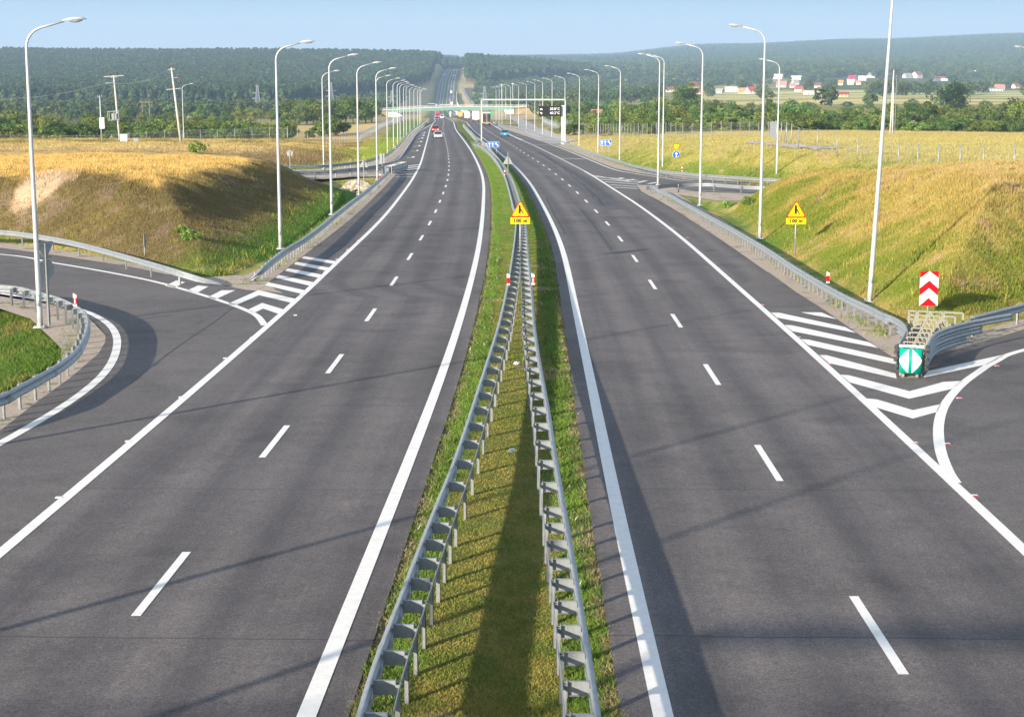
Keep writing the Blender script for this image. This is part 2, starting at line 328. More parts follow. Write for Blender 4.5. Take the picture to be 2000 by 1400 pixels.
# ------------------------------------------------------------------ asphalt, paint, gravel
def asphalt(name, col, joints=0.0, tracks=0.0):
    m, nt, b = new_mat(name); big = noise(nt, .11, 5, .65); mid = noise(nt, 1.3, 4, .6); fine = noise(nt, 55, 2, .7); grit = noise(nt, 24, 3, .8)
    c = mixc(nt, 1., ramp(nt, big, .3, .72, tuple(x*.80 for x in col), tuple(x*1.17 for x in col)), ramp(nt, noise(nt, .35, 5, .7), .34, .5, (.80,.80,.81), (1.05,1.05,1.05)), 'MULTIPLY')
    c = mixc(nt, 1., c, ramp(nt, mid, .3, .7, (.90,.90,.91), (1.09,1.08,1.07)), 'MULTIPLY'); c = mixc(nt, 1., c, ramp(nt, fine, .3, .72, (.55,.55,.55), (1.55,1.53,1.5)), 'MULTIPLY')
    c = mixc(nt, 1., c, ramp(nt, grit, .30, .72, (.60,.60,.60), (1.44,1.42,1.39)), 'MULTIPLY'); c = mixc(nt, 1., c, ramp(nt, noise(nt, 9, 2, .8), .30, .72, (.84,.84,.84), (1.18,1.17,1.15)), 'MULTIPLY')
    if joints or tracks:
        uv = nd(nt, 'ShaderNodeUVMap', uv_map='UVMap'); sp = nt.nodes.new('ShaderNodeSeparateXYZ'); nt.links.new(uv.outputs[0], sp.inputs[0])
        def mth(op, a, v): 
            n = nd(nt, 'ShaderNodeMath', operation=op); nt.links.new(a, n.inputs[0])
            if hasattr(v, 'is_linked'): nt.links.new(v, n.inputs[1])
            elif v is not None: n.inputs[1].default_value = v
            return n.outputs[0]
        # wheel tracks: worn bands along each lane, a little patchy
        w = mth('SINE', mth('MULTIPLY', sp.outputs[0], 2*math.pi/1.78), None); st = nt.nodes.new('ShaderNodeMapping'); st.inputs['Scale'].default_value = (1.6, .03, 1); nt.links.new(uv.outputs[0], st.inputs[0])
        stn = noise(nt, 1.0, 4, .6, vec=st.outputs[0]); k = mth('ADD', mth('MULTIPLY', w, .16), stn)
        c = mixc(nt, tracks, c, mixc(nt, 1., c, ramp(nt, k, .25, .75, (.66,.66,.69), (1.30,1.27,1.23)), 'MULTIPLY'))
        # transverse joints sealed with bitumen
        wob = mth('MULTIPLY', noise(nt, .6, 3, .6), .16); v = mth('ADD', sp.outputs[1], mth('ADD', wob, mth('MULTIPLY', sp.outputs[0], .03)))
        fr = mth('FRACT', mth('DIVIDE', v, 9.7), None); j = mth('LESS_THAN', mth('ABSOLUTE', mth('SUBTRACT', fr, .5), None), .0024); sel = mth('GREATER_THAN', noise(nt, .05, 2), .42)
        c = mixc(nt, mth('MULTIPLY', mth('MULTIPLY', j, sel), joints), c, (.028,.027,.028))
    nt.links.new(c, b.inputs['Base Color']); b.inputs['Roughness'].default_value = .82; b.inputs['Specular IOR Level'].default_value = .30; bump(nt, b, fine, .5, .006); return m
m_road = asphalt('highway_asphalt', (.109,.101,.104), .6, .75); m_ramp = asphalt('ramp_asphalt', (.114,.105,.105)); m_sh = asphalt('shoulder_asphalt', (.112,.103,.100))
m_path = asphalt('service_asphalt', (.36,.34,.34))
m_paint, nt, b = new_mat('road_paint'); f = noise(nt, 5, 5, .7); f2 = noise(nt, 45, 3, .8)
nt.links.new(mixc(nt, ramp(nt, f2, .585, .74), mixc(nt, ramp(nt, f, .3, .75), (.84,.825,.79), (.68,.655,.61)), (.34,.32,.30)), b.inputs['Base Color']); b.inputs['Roughness'].default_value = .6
m_bit = pm('bitumen_seal', (.022,.021,.022), .6)
m_gravel, nt, b = new_mat('gravel'); f = noise(nt, 11, 4, .8); f2 = noise(nt, 38, 3, .8); f3 = noise(nt, .8, 5, .7)
c = mixc(nt, 1., ramp(nt, f, .3, .7, (.32,.255,.20), (.54,.45,.37)), ramp(nt, f2, .3, .7, (.55,.55,.55), (1.45,1.45,1.45)), 'MULTIPLY')
nt.links.new(mixc(nt, ramp(nt, f3, .56, .66), c, (.10,.13,.035)), b.inputs['Base Color']); b.inputs['Roughness'].default_value = .95; bump(nt, b, f2, .9, .04)

YR = ROWS[(ROWS > -30) & (ROWS < 3250)]
def strip(name, fa, fb, y0, y1, h, mat, parent=None, uvo=0.):
    Y = np.unique(np.concatenate([[y0], YR[(YR > y0) & (YR < y1)], [y1]])); a = fa(Y); c = fb(Y); z = zr(Y)+h+np.maximum(Y-300, 0)*3e-5*(h > 0)
    mb = MB_(); vs = []; fs = []; uv = []
    for k in range(len(Y)): vs += [(a[k], Y[k], z[k]), (c[k], Y[k], z[k])]
    for k in range(len(Y)-1):
        fs.append((2*k, 2*k+1, 2*k+3, 2*k+2)); uv += [(0, Y[k]), (c[k]-a[k], Y[k]), (c[k+1]-a[k+1], Y[k+1]), (0, Y[k+1])]
    mb.add(vs, fs, 0, uv); return link(name, mb.mesh(name, mat), parent)
from mathutils.geometry import tessellate_polygon
def flat(mb, pts, h):
    P = [G(p[0], p[1])+Vector((0, 0, h)) for p in pts]; tr = tessellate_polygon([P]); fs = []
    for t in tr:
        n = (P[t[1]]-P[t[0]]).cross(P[t[2]]-P[t[0]]); fs.append(t if n.z > 0 else t[::-1])
    mb.add(P, fs)
def smooth_pts(P, n=6):
    P = [np.array(p, float) for p in P]; out = []
    for i in range(len(P)-1):
        p0, p1, p2, p3 = P[max(i-1, 0)], P[i], P[i+1], P[min(i+2, len(P)-1)]
        for k in range(n):
            t = k/n; out.append(.5*((2*p1)+(-p0+p2)*t+(2*p0-5*p1+4*p2-p3)*t*t+(-p0+3*p1-3*p2+p3)*t**3))
    out.append(P[-1]); return out
def pline(mb, pts, w, h, sm=True):              # painted line along photo points on the near plane
    Q = [np.array(G(p[0], p[1])) for p in pts]; Q = smooth_pts(Q, 6) if sm and len(Q) > 2 else Q; vs = []
    for i, q in enumerate(Q):
        d = Q[min(i+1, len(Q)-1)]-Q[max(i-1, 0)]; nrm = np.array([-d[1], d[0]])/np.hypot(d[0], d[1])*w/2
        for s in (1, -1): vs.append((q[0]+s*nrm[0], q[1]+s*nrm[1], -SL*(q[1]+s*nrm[1])+h))
    mb.add(vs, [(2*i, 2*i+1, 2*i+3, 2*i+2) for i in range(len(Q)-1)])
def S(f, d): return lambda Y: f(Y)+d
# southbound (left) and northbound (right) carriageways, each with its markings as parts
LWo = lambda Y: XLo(Y)-np.where(Y < 68, .12, np.where(Y < 185, 2.0*sstep(66, 74, Y)+.12, np.where(Y < 440, .15, .15+2.3*sstep(440, 520, Y))))
RWo = lambda Y: XRo(Y)+np.where(Y < 69, .12, np.where(Y < 165, 2.15, np.where(Y < 500, .15, .15+2.3*sstep(500, 560, Y))))
roadL = struct(strip('highway_road', LWo, S(XLi, .55), -28, 3240, 0, m_road)); roadR = struct(strip('highway_road', S(XRi, -.55), RWo, -28, 3240, 0, m_road))
roadL['label'] = 'left carriageway with two lanes of oncoming traffic'; roadR['label'] = 'right carriageway with two lanes of traffic driving away'
MH = .008
def edge(f, w, y0, y1, par): strip('edge_line', S(f, -w/2), S(f, w/2), y0, y1, MH, m_paint, par)
edge(XLo, .24, -20, 3200, roadL); edge(XLi, .26, -20, 3200, roadL); edge(XRi, .27, -20, 3200, roadR); edge(XRo, .24, -20, 190, roadR)
strip('edge_line', S(XRo, -.2), S(XRo, .2), 330, 3200, MH, m_paint, roadR)
XLm = lambda Y: (XLo(Y)+XLi(Y))/2; XRm = lambda Y: XRi(Y)+(XRo(Y)-XRi(Y))*.497
def dashes(mb, f, y0, per, ln, w, ymax):
    y = y0
    while y < ymax:
        Y = np.linspace(y, y+ln, 3); ww = w*(1+max(0, y-150)/900); X = f(Y); z = zr(Y)+MH+np.maximum(Y-300, 0)*3e-5; vs = []
        for k in range(3): vs += [(X[k]-ww/2, Y[k], z[k]), (X[k]+ww/2, Y[k], z[k])]
        mb.add(vs, [(0, 1, 3, 2), (2, 3, 5, 4)]); y += per
yl = [G(258,1203).y, G(504,895).y, G(632,731).y, G(706,630).y, G(757,558).y, G(792,508).y, G(815,470).y]; pl_ = (yl[-1]-yl[0])/6
yr_ = [G(1766,1317).y, G(1530,939).y, G(1409,754).y, G(1334,641).y, G(1282,566).y, G(1243,513).y, G(1214,472).y, G(1188,441).y]; pr_ = (yr_[-1]-yr_[0])/7
mb = MB_(); dashes(mb, XLm, yl[0], pl_, 3.75, .155, 1050); link('lane_line', mb.mesh('lane_line', m_paint), roadL)
mb = MB_(); dashes(mb, XRm, yr_[0], pr_, 3.75, .155, 1050); link('lane_line', mb.mesh('lane_line', m_paint), roadR)
strip('lane_line', S(XLm, -.14), S(XLm, .14), 1200, 3200, MH+.02, m_paint, roadL); strip('lane_line', S(XRm, -.14), S(XRm, .14), 1200, 3200, MH+.02, m_paint, roadR)
mb = MB_(); dashes(mb, XRo, 191, 2.6, 1.5, .27, 328); link('block_line', mb.mesh('block_line', m_paint), roadR)
# thin tyre marks and broader dark smears on the right carriageway
m_streak, nt, b = new_mat('streak_film'); tr = nt.nodes.new('ShaderNodeBsdfTransparent'); mx = nt.nodes.new('ShaderNodeMixShader'); b.inputs['Base Color'].default_value = (.03,.029,.031,1)
uvn = nd(nt, 'ShaderNodeUVMap', uv_map='UVMap'); spx = nt.nodes.new('ShaderNodeSeparateXYZ'); nt.links.new(uvn.outputs[0], spx.inputs[0])
pp = nd(nt, 'ShaderNodeMath', operation='PINGPONG'); pp.inputs[1].default_value = .5; nt.links.new(spx.outputs[0], pp.inputs[0]); mp = nt.nodes.new('ShaderNodeMapping'); mp.inputs['Scale'].default_value = (6, .25, 1); nt.links.new(uvn.outputs[0], mp.inputs[0])
nz = noise(nt, 1.5, 4, .7, vec=mp.outputs[0]); mu = nd(nt, 'ShaderNodeMath', operation='MULTIPLY'); nt.links.new(ramp(nt, pp.outputs[0], .0, .4), mu.inputs[0]); nt.links.new(ramp(nt, nz, .35, .75, (.1,)*3, (.85,)*3), mu.inputs[1])
nt.links.new(mu.outputs[0], mx.inputs[0]); nt.links.new(tr.outputs[0], mx.inputs[1]); nt.links.new(b.outputs[0], mx.inputs[2]); nt.links.new(mx.outputs[0], nt.nodes['Material Output'].inputs[0])
def smear(pts, w):
    Q = smooth_pts([np.array(G(*p)) for p in pts], 8); vs = []; fs = []; uv = []; L = 0
    for i, q in enumerate(Q):
        d = Q[min(i+1, len(Q)-1)]-Q[max(i-1, 0)]; n = np.array([-d[1], d[0]])/np.hypot(d[0], d[1]); ww = w[0]+(w[1]-w[0])*i/(len(Q)-1)
        for s in (1, -1): vs.append((q[0]+s*n[0]*ww/2, q[1]+s*n[1]*ww/2, -SL*(q[1]+s*n[1]*ww/2)+.005))
    for i in range(len(Q)-1): fs.append((2*i, 2*i+1, 2*i+3, 2*i+2)); uv += [(0, i), (1, i), (1, i+1), (0, i+1)]
    mb = MB_(); mb.add(vs, fs, 0, uv); return link('dark_streak', mb.mesh('dark_streak', m_streak), roadR)
smear([(1052,297),(1085,318),(1130,345),(1170,375),(1200,410)], (.5, 1.6)); smear([(1068,388),(1082,418),(1104,456)], (.25, .3)); smear([(1133,408),(1160,440),(1195,490)], (.2, .3)); smear([(1100,330),(1140,362),(1180,402)], (.2, .9))
# ramps
rampL = MB_(); flat(rampL, [(-300,468),(0,484),(120,500),(250,520),(360,543),(430,556),(480,566),(520,570),(590,575),(600,571),(520,641),(300,831),(175,936),(0,1081),(-700,1660),(-700,1260),(-200,960),(0,841),(69,787),(137,738),(192,691),(206,667),(206,654),(195,640),(178,623),(150,606),(100,590),(0,575),(-300,565)], .004)
rampL = struct(link('ramp_road', rampL.mesh('ramp_road', m_ramp)))
rampR = MB_(); flat(rampR, [(1440,560),(1500,531),(1554,570),(1609,605),(1674,651),(1752,704),(1757,738),(1797,738),(1826,694),(1886,677),(1943,660),(2000,643),(2300,560),(2700,500),(3300,560),(3600,900),(3000,1900),(2450,1450),(2000,1076),(1865,946),(1600,701)], .004)
rampR = struct(link('ramp_road', rampR.mesh('ramp_road', m_ramp)))
RFo = [(2400,425),(2000,396),(1519,360),(1431,355),(1341,351.5),(1288,344),(1244,337.5),(1200,328.5),(1160,313),(1131,301),(1100,289),(1060,275),(1020,262),(985,251),(964,244)]
rampRF = MB_(); flat(rampRF, RFo+[(964,249),(994,263),(1039,282),(1099,312),(1155,341.5),(1200,371.5),(1240,395.5),(1253,374),(1242,361),(1299,363),(1341,371),(1371,375),(1484,378),(1600,382),(2000,413),(2400,448)], .004)
rampRF = struct(link('ramp_road', rampRF.mesh('ramp_road', m_sh)))
LFu = [(100,348),(597,338),(650,334),(710,327),(752,319.5),(771,313),(783,302),(798,279.5),(812,261.5),(826,251),(838,243.5)]
rampLF = MB_(); flat(rampLF, LFu+[(843.5,243.5),(836,270),(829,295),(822.5,320),(810,345),(800,357),(768,348),(777,335),(744,335),(700,338),(627,342),(100,356)], .004)
rampLF = struct(link('ramp_road', rampLF.mesh('ramp_road', m_sh)))
rampL['label'] = 'near left slip road curving away to the left'; rampR['label'] = 'near right slip road at the frame edge'; rampRF['label'] = 'far right slip road joining past the gantry'; rampLF['label'] = 'far left slip road behind the mound'
def lines(par, lst, w=.25):
    for pts in lst:
        mb = MB_(); pline(mb, pts, w, MH+.004); link('edge_line', mb.mesh('edge_line', m_paint), par)
lines(rampL, [[(-300,478),(0,497),(100,513),(200,530),(300,550),(380,572),(440,591),(480,606),(503,618),(517,636)], [(-600,1190),(-200,975),(0,866),(60,832),(110,802),(160,768),(200,733),(222,700),(229,668),(222,645),(205,628),(180,614),(150,603),(100,590),(0,573)]], .26)
lines(rampR, [[(2600,590),(2200,640),(2000,684),(1943,707),(1908,729),(1880,750),(1857,774),(1841,800),(1834,826),(1833,850),(1836,875),(1842,897),(1853,923),(1866,943)]], .26)
lines(rampRF, [[(962,245.5),(987,252.5),(1022,263.5),(1060,277),(1100,291.5),(1131,304),(1160,316),(1200,331.6),(1244,340.2),(1288,346.6),(1341,354),(1431,358),(1519,363),(2000,399)], [(1371,373),(1484,376.5),(1600,380.5),(2000,410)], [(1156,342.5),(1200,350),(1240,356.5)]], .22)
lines(rampLF, [[(843,243.6),(830,250.5),(814,261.5),(800.5,279.5),(785.5,302),(774.5,312.5),(752,318.8),(710,326),(650,332.5),(597,337),(100,347)], [(744,334),(700,337),(627,341),(100,354.5)]], .25)
def hatch(par, polys, h=MH):
    for p in polys:
        mb = MB_(); flat(mb, p, h); link('hatch_stripe', mb.mesh('hatch_stripe', m_paint), par)
def zz(ox, oy, s, pts): return [(ox+x/s, oy+y/s) for x, y in pts]
A = lambda *p: zz(1500, 380, 3.684, p); B = lambda *p: zz(1600, 560, 3.5, p); D = lambda *p: zz(380, 430, 5.6, p); E_ = lambda *p: zz(0, 400, 2.916, p)
hatch(rampR, [A((235,848),(385,850),(497,898),(330,870)), A((22,850),(85,853),(555,955),(635,998),(65,887)), A((120,940),(170,942),(730,1065),(795,1107),(175,985)), A((235,1042),(290,1045),(925,1188),(925,1225),(290,1085)), A((370,1157),(420,1157),(920,1290),(925,1325),(440,1215)),
  B((145,603),(200,606),(617,716),(850,652),(980,645),(910,700),(615,768),(210,656)), B((320,765),(395,772),(640,845),(835,803),(805,858),(640,903),(380,825)), B((745,577),(1275,463),(1160,530),(710,623))], MH+.004)
hatch(rampL, [D((1195,397),(1548,452),(1525,482),(1170,420)), D((1110,458),(1472,522),(1445,556),(1085,485)), D((1022,528),(1393,598),(1362,634),(988,556)), D((920,602),(1303,682),(1265,722),(884,632)), D((810,683),(1210,770),(1170,808),(770,715)),
  D((700,768),(1110,865),(1062,908),(705,823),(440,938),(370,915)), D((740,908),(978,980),(930,1032),(750,970),(650,1018),(578,985)), D((295,770),(445,770),(220,872),(140,848)), E_((1005,432),(1055,442),(990,475),(940,463)), E_((1130,460),(1185,468),(1120,505),(1060,492))], MH+.004)
def thin(par, segs, w, name):
    for p in segs:
        mb = MB_(); pline(mb, p, w, MH+.004, False); link(name, mb.mesh(name, m_paint), par)
thin(rampRF, [[(1162,345.5),(1246,353)],[(1172,350.5),(1250,357)],[(1180,355.5),(1247,360.5)],[(1190,361),(1246,365)],[(1198,366),(1246,369)],[(1206,350),(1216,347.5)],[(1224,353),(1238,350.5)],[(1246,356.5),(1262,353.5)],[(1266,359.5),(1284,356.5)]], .42, 'hatch_stripe')
thin(rampRF, [[(1096,310),(1122,310.5),(1141,311.5)],[(1044,283.4),(1073,283.8)],[(1017,271),(1041,271.4)],[(999,264.6),(1025,265.2)]], .5, 'cross_bar')
thin(rampLF, [[(790,326),(821,321.5)],[(789,329.5),(819,325.5)],[(784,333),(817,330)],[(779,337),(814,334.8)],[(775,341.5),(812,340)],[(772,345.8),(810,345.6)]], .5, 'hatch_stripe')
thin(rampLF, [[(560+(x-w/2)/6.667, 230+(y+4)/6.667),(560+(x+w/2)/6.667, 230+(y-2)/6.667),(560+(x+w/2+3)/6.667, 230+(y-14)/6.667)] for x, y, w in ((1605,522,85),(1660,437,80),(1690,375,75),(1717,320,65),(1737,274,58),(1757,238,52),(1770,205,45))], .35, 'dash_mark')
for pts in ([(0+252,752),(300,712),(360,668),(420,628),(462,596),(500,569)], [(252,752),(215,753),(172,754)], [(300,715),(315,706)], [(470,596),(488,586),(503,570)], [(383,634),(397,626)]):
    mb = MB_(); pline(mb, pts, .05, .0075, False); link('crack_seal', mb.mesh('crack_seal', m_bit), rampL)
# gravel verges
mb = MB_()
flat(mb, [(-300,458),(0,473),(140,490),(280,518),(400,541),(480,536),(525,516),(560,497),(600,470),(650,430),(700,392),(735,362),(752,345),(700,345),(627,350),(100,364),(100,356),(627,342),(744,334),(790,331),(776,347),(766,372),(745,400),(700,450),(620,530),(560,590),(480,572),(360,546),(120,503),(0,487),(-300,473)], -.012)
flat(mb, [(-300,570),(0,578),(100,594),(150,610),(178,624),(206,654),(206,667),(192,691),(137,738),(69,787),(0,841),(-200,960),(-700,1260),(-700,1160),(-200,900),(0,785),(70,738),(120,702),(120,680),(95,655),(60,622),(0,602),(-300,580)], -.012)
flat(mb, [(1242,359),(1253,374),(1288,392),(1332,418),(1376,448),(1429,482),(1500,532),(1554,571),(1609,606),(1674,652),(1752,705),(1757,739),(1797,739),(1826,695),(1886,678),(1943,661),(2000,644),(2300,561),(2700,501),(2700,485),(2300,548),(2000,622),(1920,643),(1850,652),(1790,650),(1730,626),(1690,602),(1590,543),(1490,480),(1420,434),(1360,400),(1325,380),(1400,392),(1600,394),(2000,425),(2000,412),(1600,382),(1484,378),(1371,375),(1341,371),(1299,363)], -.012)
flat(mb, RFo[::-1]+[(2400,412),(2000,386),(1519,352),(1431,348),(1341,344),(1288,337),(1250,330),(1200,320),(1160,305),(1131,293),(1100,281),(1060,267),(1020,256),(985,246),(966,240)], -.012)
flat(mb, LFu[::-1]+[(100,340),(597,332),(650,328),(700,322),(735,315),(757,307),(772,297),(785,283),(805,259),(824,246),(838,237)], -.012)
struct(link('gravel_verge', mb.mesh('gravel_verge', m_gravel)))
# service road behind the right fence, draped on the ground
pts = [(985,213,1050),(1003,222,900),(1012,231,760),(1022,243,590),(1040,257,440),(1068,270,350),(1100,283,300)]
Q = [np.array([*AT(*p)]) for p in pts]; Q2 = [np.array(hit(*p)) for p in ((1470,279),(1540,285),(1600,289),(1640,291))]
for Q in (smooth_pts(Q, 8), smooth_pts(Q2, 8)):
    vs = []; mb = MB_()
    for i, q in enumerate(Q):
        d = Q[min(i+1, len(Q)-1)]-Q[max(i-1, 0)]; n = np.array([-d[1], d[0]])/np.hypot(d[0], d[1])*(2.6 if Q[0][1] > 500 or Q[-1][1] > 500 else 1.0)
        for s in (1, 0, -1): x, y = q[0]+s*n[0], q[1]+s*n[1]; vs.append((x, y, gz(x, y)+.08+y*2e-4))
    mb.add(vs, [f for i in range(len(Q)-1) for f in ((3*i, 3*i+1, 3*i+4, 3*i+3), (3*i+1, 3*i+2, 3*i+5, 3*i+4))]); struct(link('service_road', mb.mesh('service_road', m_path)))
# ------------------------------------------------------------------ shared materials of the built things
m_zinc = pm('galvanised_steel', (.27,.295,.315), .5, .4, 6, .16); m_zincd = pm('dull_galvanised', (.24,.255,.265), .5, .3, 9, .2); m_alu = pm('aluminium_pole', (.44,.46,.48), .45, .25, 2, .05); m_alub = pm('sign_back', (.30,.31,.31), .5, .2, 4, .08)
m_white = pm('white_sheet', (.68,.68,.67), .5, spec=.15); m_red = pm('red_sheet', (.50,.006,.012), .5, spec=.12); m_yel = pm('yellow_sheet', (.80,.58,.0), .5, spec=.12); m_blue = pm('blue_sheet', (.0,.10,.55), .5, spec=.12); m_black = pm('black_print', (.012,.012,.012), .5)
m_teal = pm('teal_sheet', (.0,.30,.22), .45, spec=.15); m_green = pm('green_sheet', (.0,.33,.17), .45); m_conc = pm('concrete', (.46,.43,.39), .85, 0, 1.2, .15); m_concw = pm('pale_concrete', (.62,.60,.55), .85, 0, .6, .1); m_wood = pm('weathered_wood', (.22,.18,.14), .9, 0, 4, .2)
m_dark = pm('dark_plastic', (.02,.02,.022), .5); m_glass = pm('car_glass', (.02,.025,.03), .08, 0, spec=.6); m_tyre = pm('tyre_rubber', (.018,.018,.018), .8); m_chrome = pm('wheel_alloy', (.5,.5,.52), .35, .7); m_lens = pm('headlight_lens', (.8,.8,.82), .1); m_tail = pm('tail_lens', (.5,.01,.01), .2); m_lampglass = pm('lamp_glass', (.55,.57,.55), .15)
m_led = pm('display_pixels', (.9,.9,.9), .5, emit=((1, 1, 1), .25)); m_screen = pm('display_face', (.010,.010,.012), .35); m_green_steel = pm('green_girder', (.11,.27,.21), .5); m_rust = pm('insulator_brown', (.08,.035,.025), .4)

# ------------------------------------------------------------------ guardrails: W-beam rail, C posts with spacers
WH0 = {}
WP = [(-.002,.44),(.030,.452),(.075,.478),(.083,.512),(.070,.540),(.012,.572),(.0,.595),(.012,.618),(.070,.650),(.083,.678),(.075,.712),(.030,.738),(-.002,.75)]
def resample(Q, step):
    Q = [np.array(q, float) for q in Q]; d = np.concatenate([[0], np.cumsum([np.linalg.norm(Q[i+1][:2]-Q[i][:2]) for i in range(len(Q)-1)])]); n = max(2, int(d[-1]/step)+1); s = np.linspace(0, d[-1], n)
    return np.stack([np.interp(s, d, [q[k] for q in Q]) for k in range(len(Q[0]))], 1), d[-1]
def post_mesh(dep, full):
    p = MB_(); w, t, L = .10, .055, .70
    p.box(0, 0, L/2, .010, w, L); p.box(-t/2, -w/2+.005, L/2, t, .010, L); p.box(-t/2, w/2-.005, L/2, t, .010, L); p.box(-t+.004, -w/2+.014, L/2, .008, .028, L); p.box(-t+.004, w/2-.014, L/2, .008, .028, L)
    return p.mesh('post', m_zincd)
def spacer_mesh(dep):
    p = MB_(); p.box(dep/2, 0, .64, dep, .006, .19); p.box(dep/2, -.02, .733, dep, .045, .006); p.box(dep/2, -.02, .545, dep*.8, .045, .006); p.box(dep-.004, -.03, .62, .008, .09, .2); p.box(.004, -.02, .64, .01, .10, .22)
    return p.mesh('spacer', m_zinc)
def guardrail(label, pts, side, dep=.22, step=2.0, spc=False, strap=False, hs=None, nmax=100, near_step=None, group='guardrails along the roads', mat=None, world=None):
    # pts: photo points of the rail's top edge (h=.75 unless a third value says so); side = +1 when the traffic passes on the right of the path
    if world is not None: Q = world
    else:
        Q = []
        for p in smooth_pts([(p[0], p[1], p[2] if len(p) > 2 else .75) for p in pts], 5):
            g_ = G(p[0], p[1], p[2]) if p[1] > 238 or True else None; Q.append((g_.x, g_.y, g_.z-p[2], p[2]))
    P, L = resample(Q, .5); n = len(P); c = P[n//2]; o = thing('guardrail', label, 'guardrail', (float(P[0][0]), float(P[0][1]), float(P[0][2])), 0, group); O = P[0][:3].copy()
    T = np.gradient(P[:, :2], axis=0); T /= np.linalg.norm(T, axis=1)[:, None]; N = np.stack([T[:, 1], -T[:, 0]], 1)*side     # towards the traffic
    vs = []; k = len(WP)
    keep = [i for i in range(n) if i % (1 if P[i][1] < 110 else 3) == 0 or i == n-1]
    for i in keep:
        dz = P[i][3]-.75; sc = max(.25, min(1, P[i][3]/.5))
        for t, z in WP: vs.append((P[i][0]+N[i][0]*t-O[0], P[i][1]+N[i][1]*t-O[1], P[i][2]-O[2]+.75+dz-(.75-z)*sc))
    fs = [(a*k+b, a*k+b+1, (a+1)*k+b+1, (a+1)*k+b) for a in range(len(keep)-1) for b in range(k-1)]
    mb = MB_(); mb.add(vs, fs)
    # lapped splices every four metres with a bolt row
    ra = link('rail', mb.mesh('rail', mat or m_zinc, True), o); so = ra.modifiers.new('thickness', 'SOLIDIFY'); so.thickness = .006; so.offset = 0
    js = MB_()
    for i in range(6, n-2, 8):
        if P[i][1] > 120 or P[i][3] < .7: continue
        q = np.array([P[i][0], P[i][1], P[i][2]])-O; rz = math.atan2(N[i][1], N[i][0])
        if 'splice' not in WH0: js.prism([(t+.009, z) for t, z in WP]+[(t+.004, z) for t, z in WP[::-1]], -.16, .16, 0, 'xz'); WH0['splice'] = js.mesh('splice', m_zincd)
        link('splice', WH0['splice'], ra, q, rz)
    # posts
    pm_ = post_mesh(dep, spc); sm_ = spacer_mesh(dep); dd = 0; s = .6; pos = []; cum = np.concatenate([[0], np.cumsum(np.linalg.norm(np.diff(P[:, :2], axis=0), axis=1))])
    while s < cum[-1]-.2:
        q = [np.interp(s, cum, P[:, j]) for j in range(4)]; i = min(int(np.searchsorted(cum, s)), n-1)
        if q[3] > .42: pos.append((q, N[i], T[i]))
        s += near_step if near_step and q[1] < 29 else step
    pos.sort(key=lambda a: a[0][1]); rest = MB_(); first = None
    for j, (q, nn, t) in enumerate(pos):
        x, y = q[0]-nn[0]*dep-O[0], q[1]-nn[1]*dep-O[1]; rz = math.atan2(nn[1], nn[0]); z = q[2]+q[3]-.75-O[2]
        if j < nmax and q[1] < 330:
            po = link('post', pm_, o, (x, y, z-.04), rz); link('spacer', sm_, po if spc else po, (0, 0, 0))
        else:
            M = Matrix.Translation((x, y, z)) @ Matrix.Rotation(rz, 4, 'Z'); rest.box(0, 0, .33, .06, .10, .72, 0, M); rest.box(dep/2, 0, .64, dep, .08, .15, 0, M)
    if rest.v: r_ = link('post', rest.mesh('post', m_zinc), o); r_['kind'] = 'stuff'
    if strap:
        mb = MB_(); vs = []
        for i in keep: 
            x, y, z = P[i][0]-N[i][0]*(dep+.065)-O[0], P[i][1]-N[i][1]*(dep+.065)-O[1], P[i][2]-O[2]; vs += [(x, y, z+.60), (x, y, z+.665), (x+N[i][0]*.012, y+N[i][1]*.012, z+.665), (x+N[i][0]*.012, y+N[i][1]*.012, z+.60)]
        mb.add(vs, [(4*a+b, 4*a+(b+1) % 4, 4*a+4+(b+1) % 4, 4*a+4+b) for a in range(len(keep)-1) for b in range(4)]); link('back_strap', mb.mesh('back_strap', m_zinc), o)
    return o
gl_tail = [(1009,440),(1007,415),(1003.5,403),(994,366),(986,342),(971,314),(953,295),(938,285),(925,281),(927,277.5),(931,271),(919,257.5),(906,244.5)]
gr_tail = [(1026,440),(1021,415),(1016,395),(1001,351),(979,316),(965,299),(955,288.5),(948,279.5),(939,272.5),(929,266),(918,255),(906,243)]
guardrail('zinc guardrail on the left edge of the grass median, facing the oncoming lanes', [(700,1420),(735,1300),(793,1148),(842,1020),(890,900),(926,793),(955,702),(977,630),(992,562),(1003,495)]+gl_tail, -1, .29, 2.0, True, True, near_step=1.15)
guardrail('sunlit zinc guardrail on the right edge of the grass median, beside the departing lanes', [(1165,1420),(1148,1300),(1124,1148),(1103,1020),(1083,900),(1067,793),(1051,702),(1041,630),(1036,562),(1030,495)]+gr_tail, 1, .29, 2.0, True, True, near_step=1.15)
guardrail('shaded guardrail sloping out of the gravel tip between left carriageway and mound', [(485,549,.02),(498,535,.36),(515,519,.66),(532,505),(558.6,485),(594,464),(630,438),(653,419),(680,398),(710,375.5),(732.5,357.5),(748,344),(756,337),(759,331),(757,326.5)], 1, .16, 1.0)
guardrail('bright guardrail along the outer side of the near left slip road, dipping into gravel', [(-150,440),(0,449),(69,457),(137,469),(206,486),(274,505),(343,525,.72),(394,541,.42),(449,558,.03)], 1, .10, 4.0)
guardrail('curved guardrail round the green hollow inside the near left slip road', [(-120,805),(0,770),(34,753),(79,729),(120,705),(150,679),(166,650),(171,628),(165,610),(151,598),(130,587),(103,577),(62,566),(27,558),(-60,552)], 1, .20, 1.33)
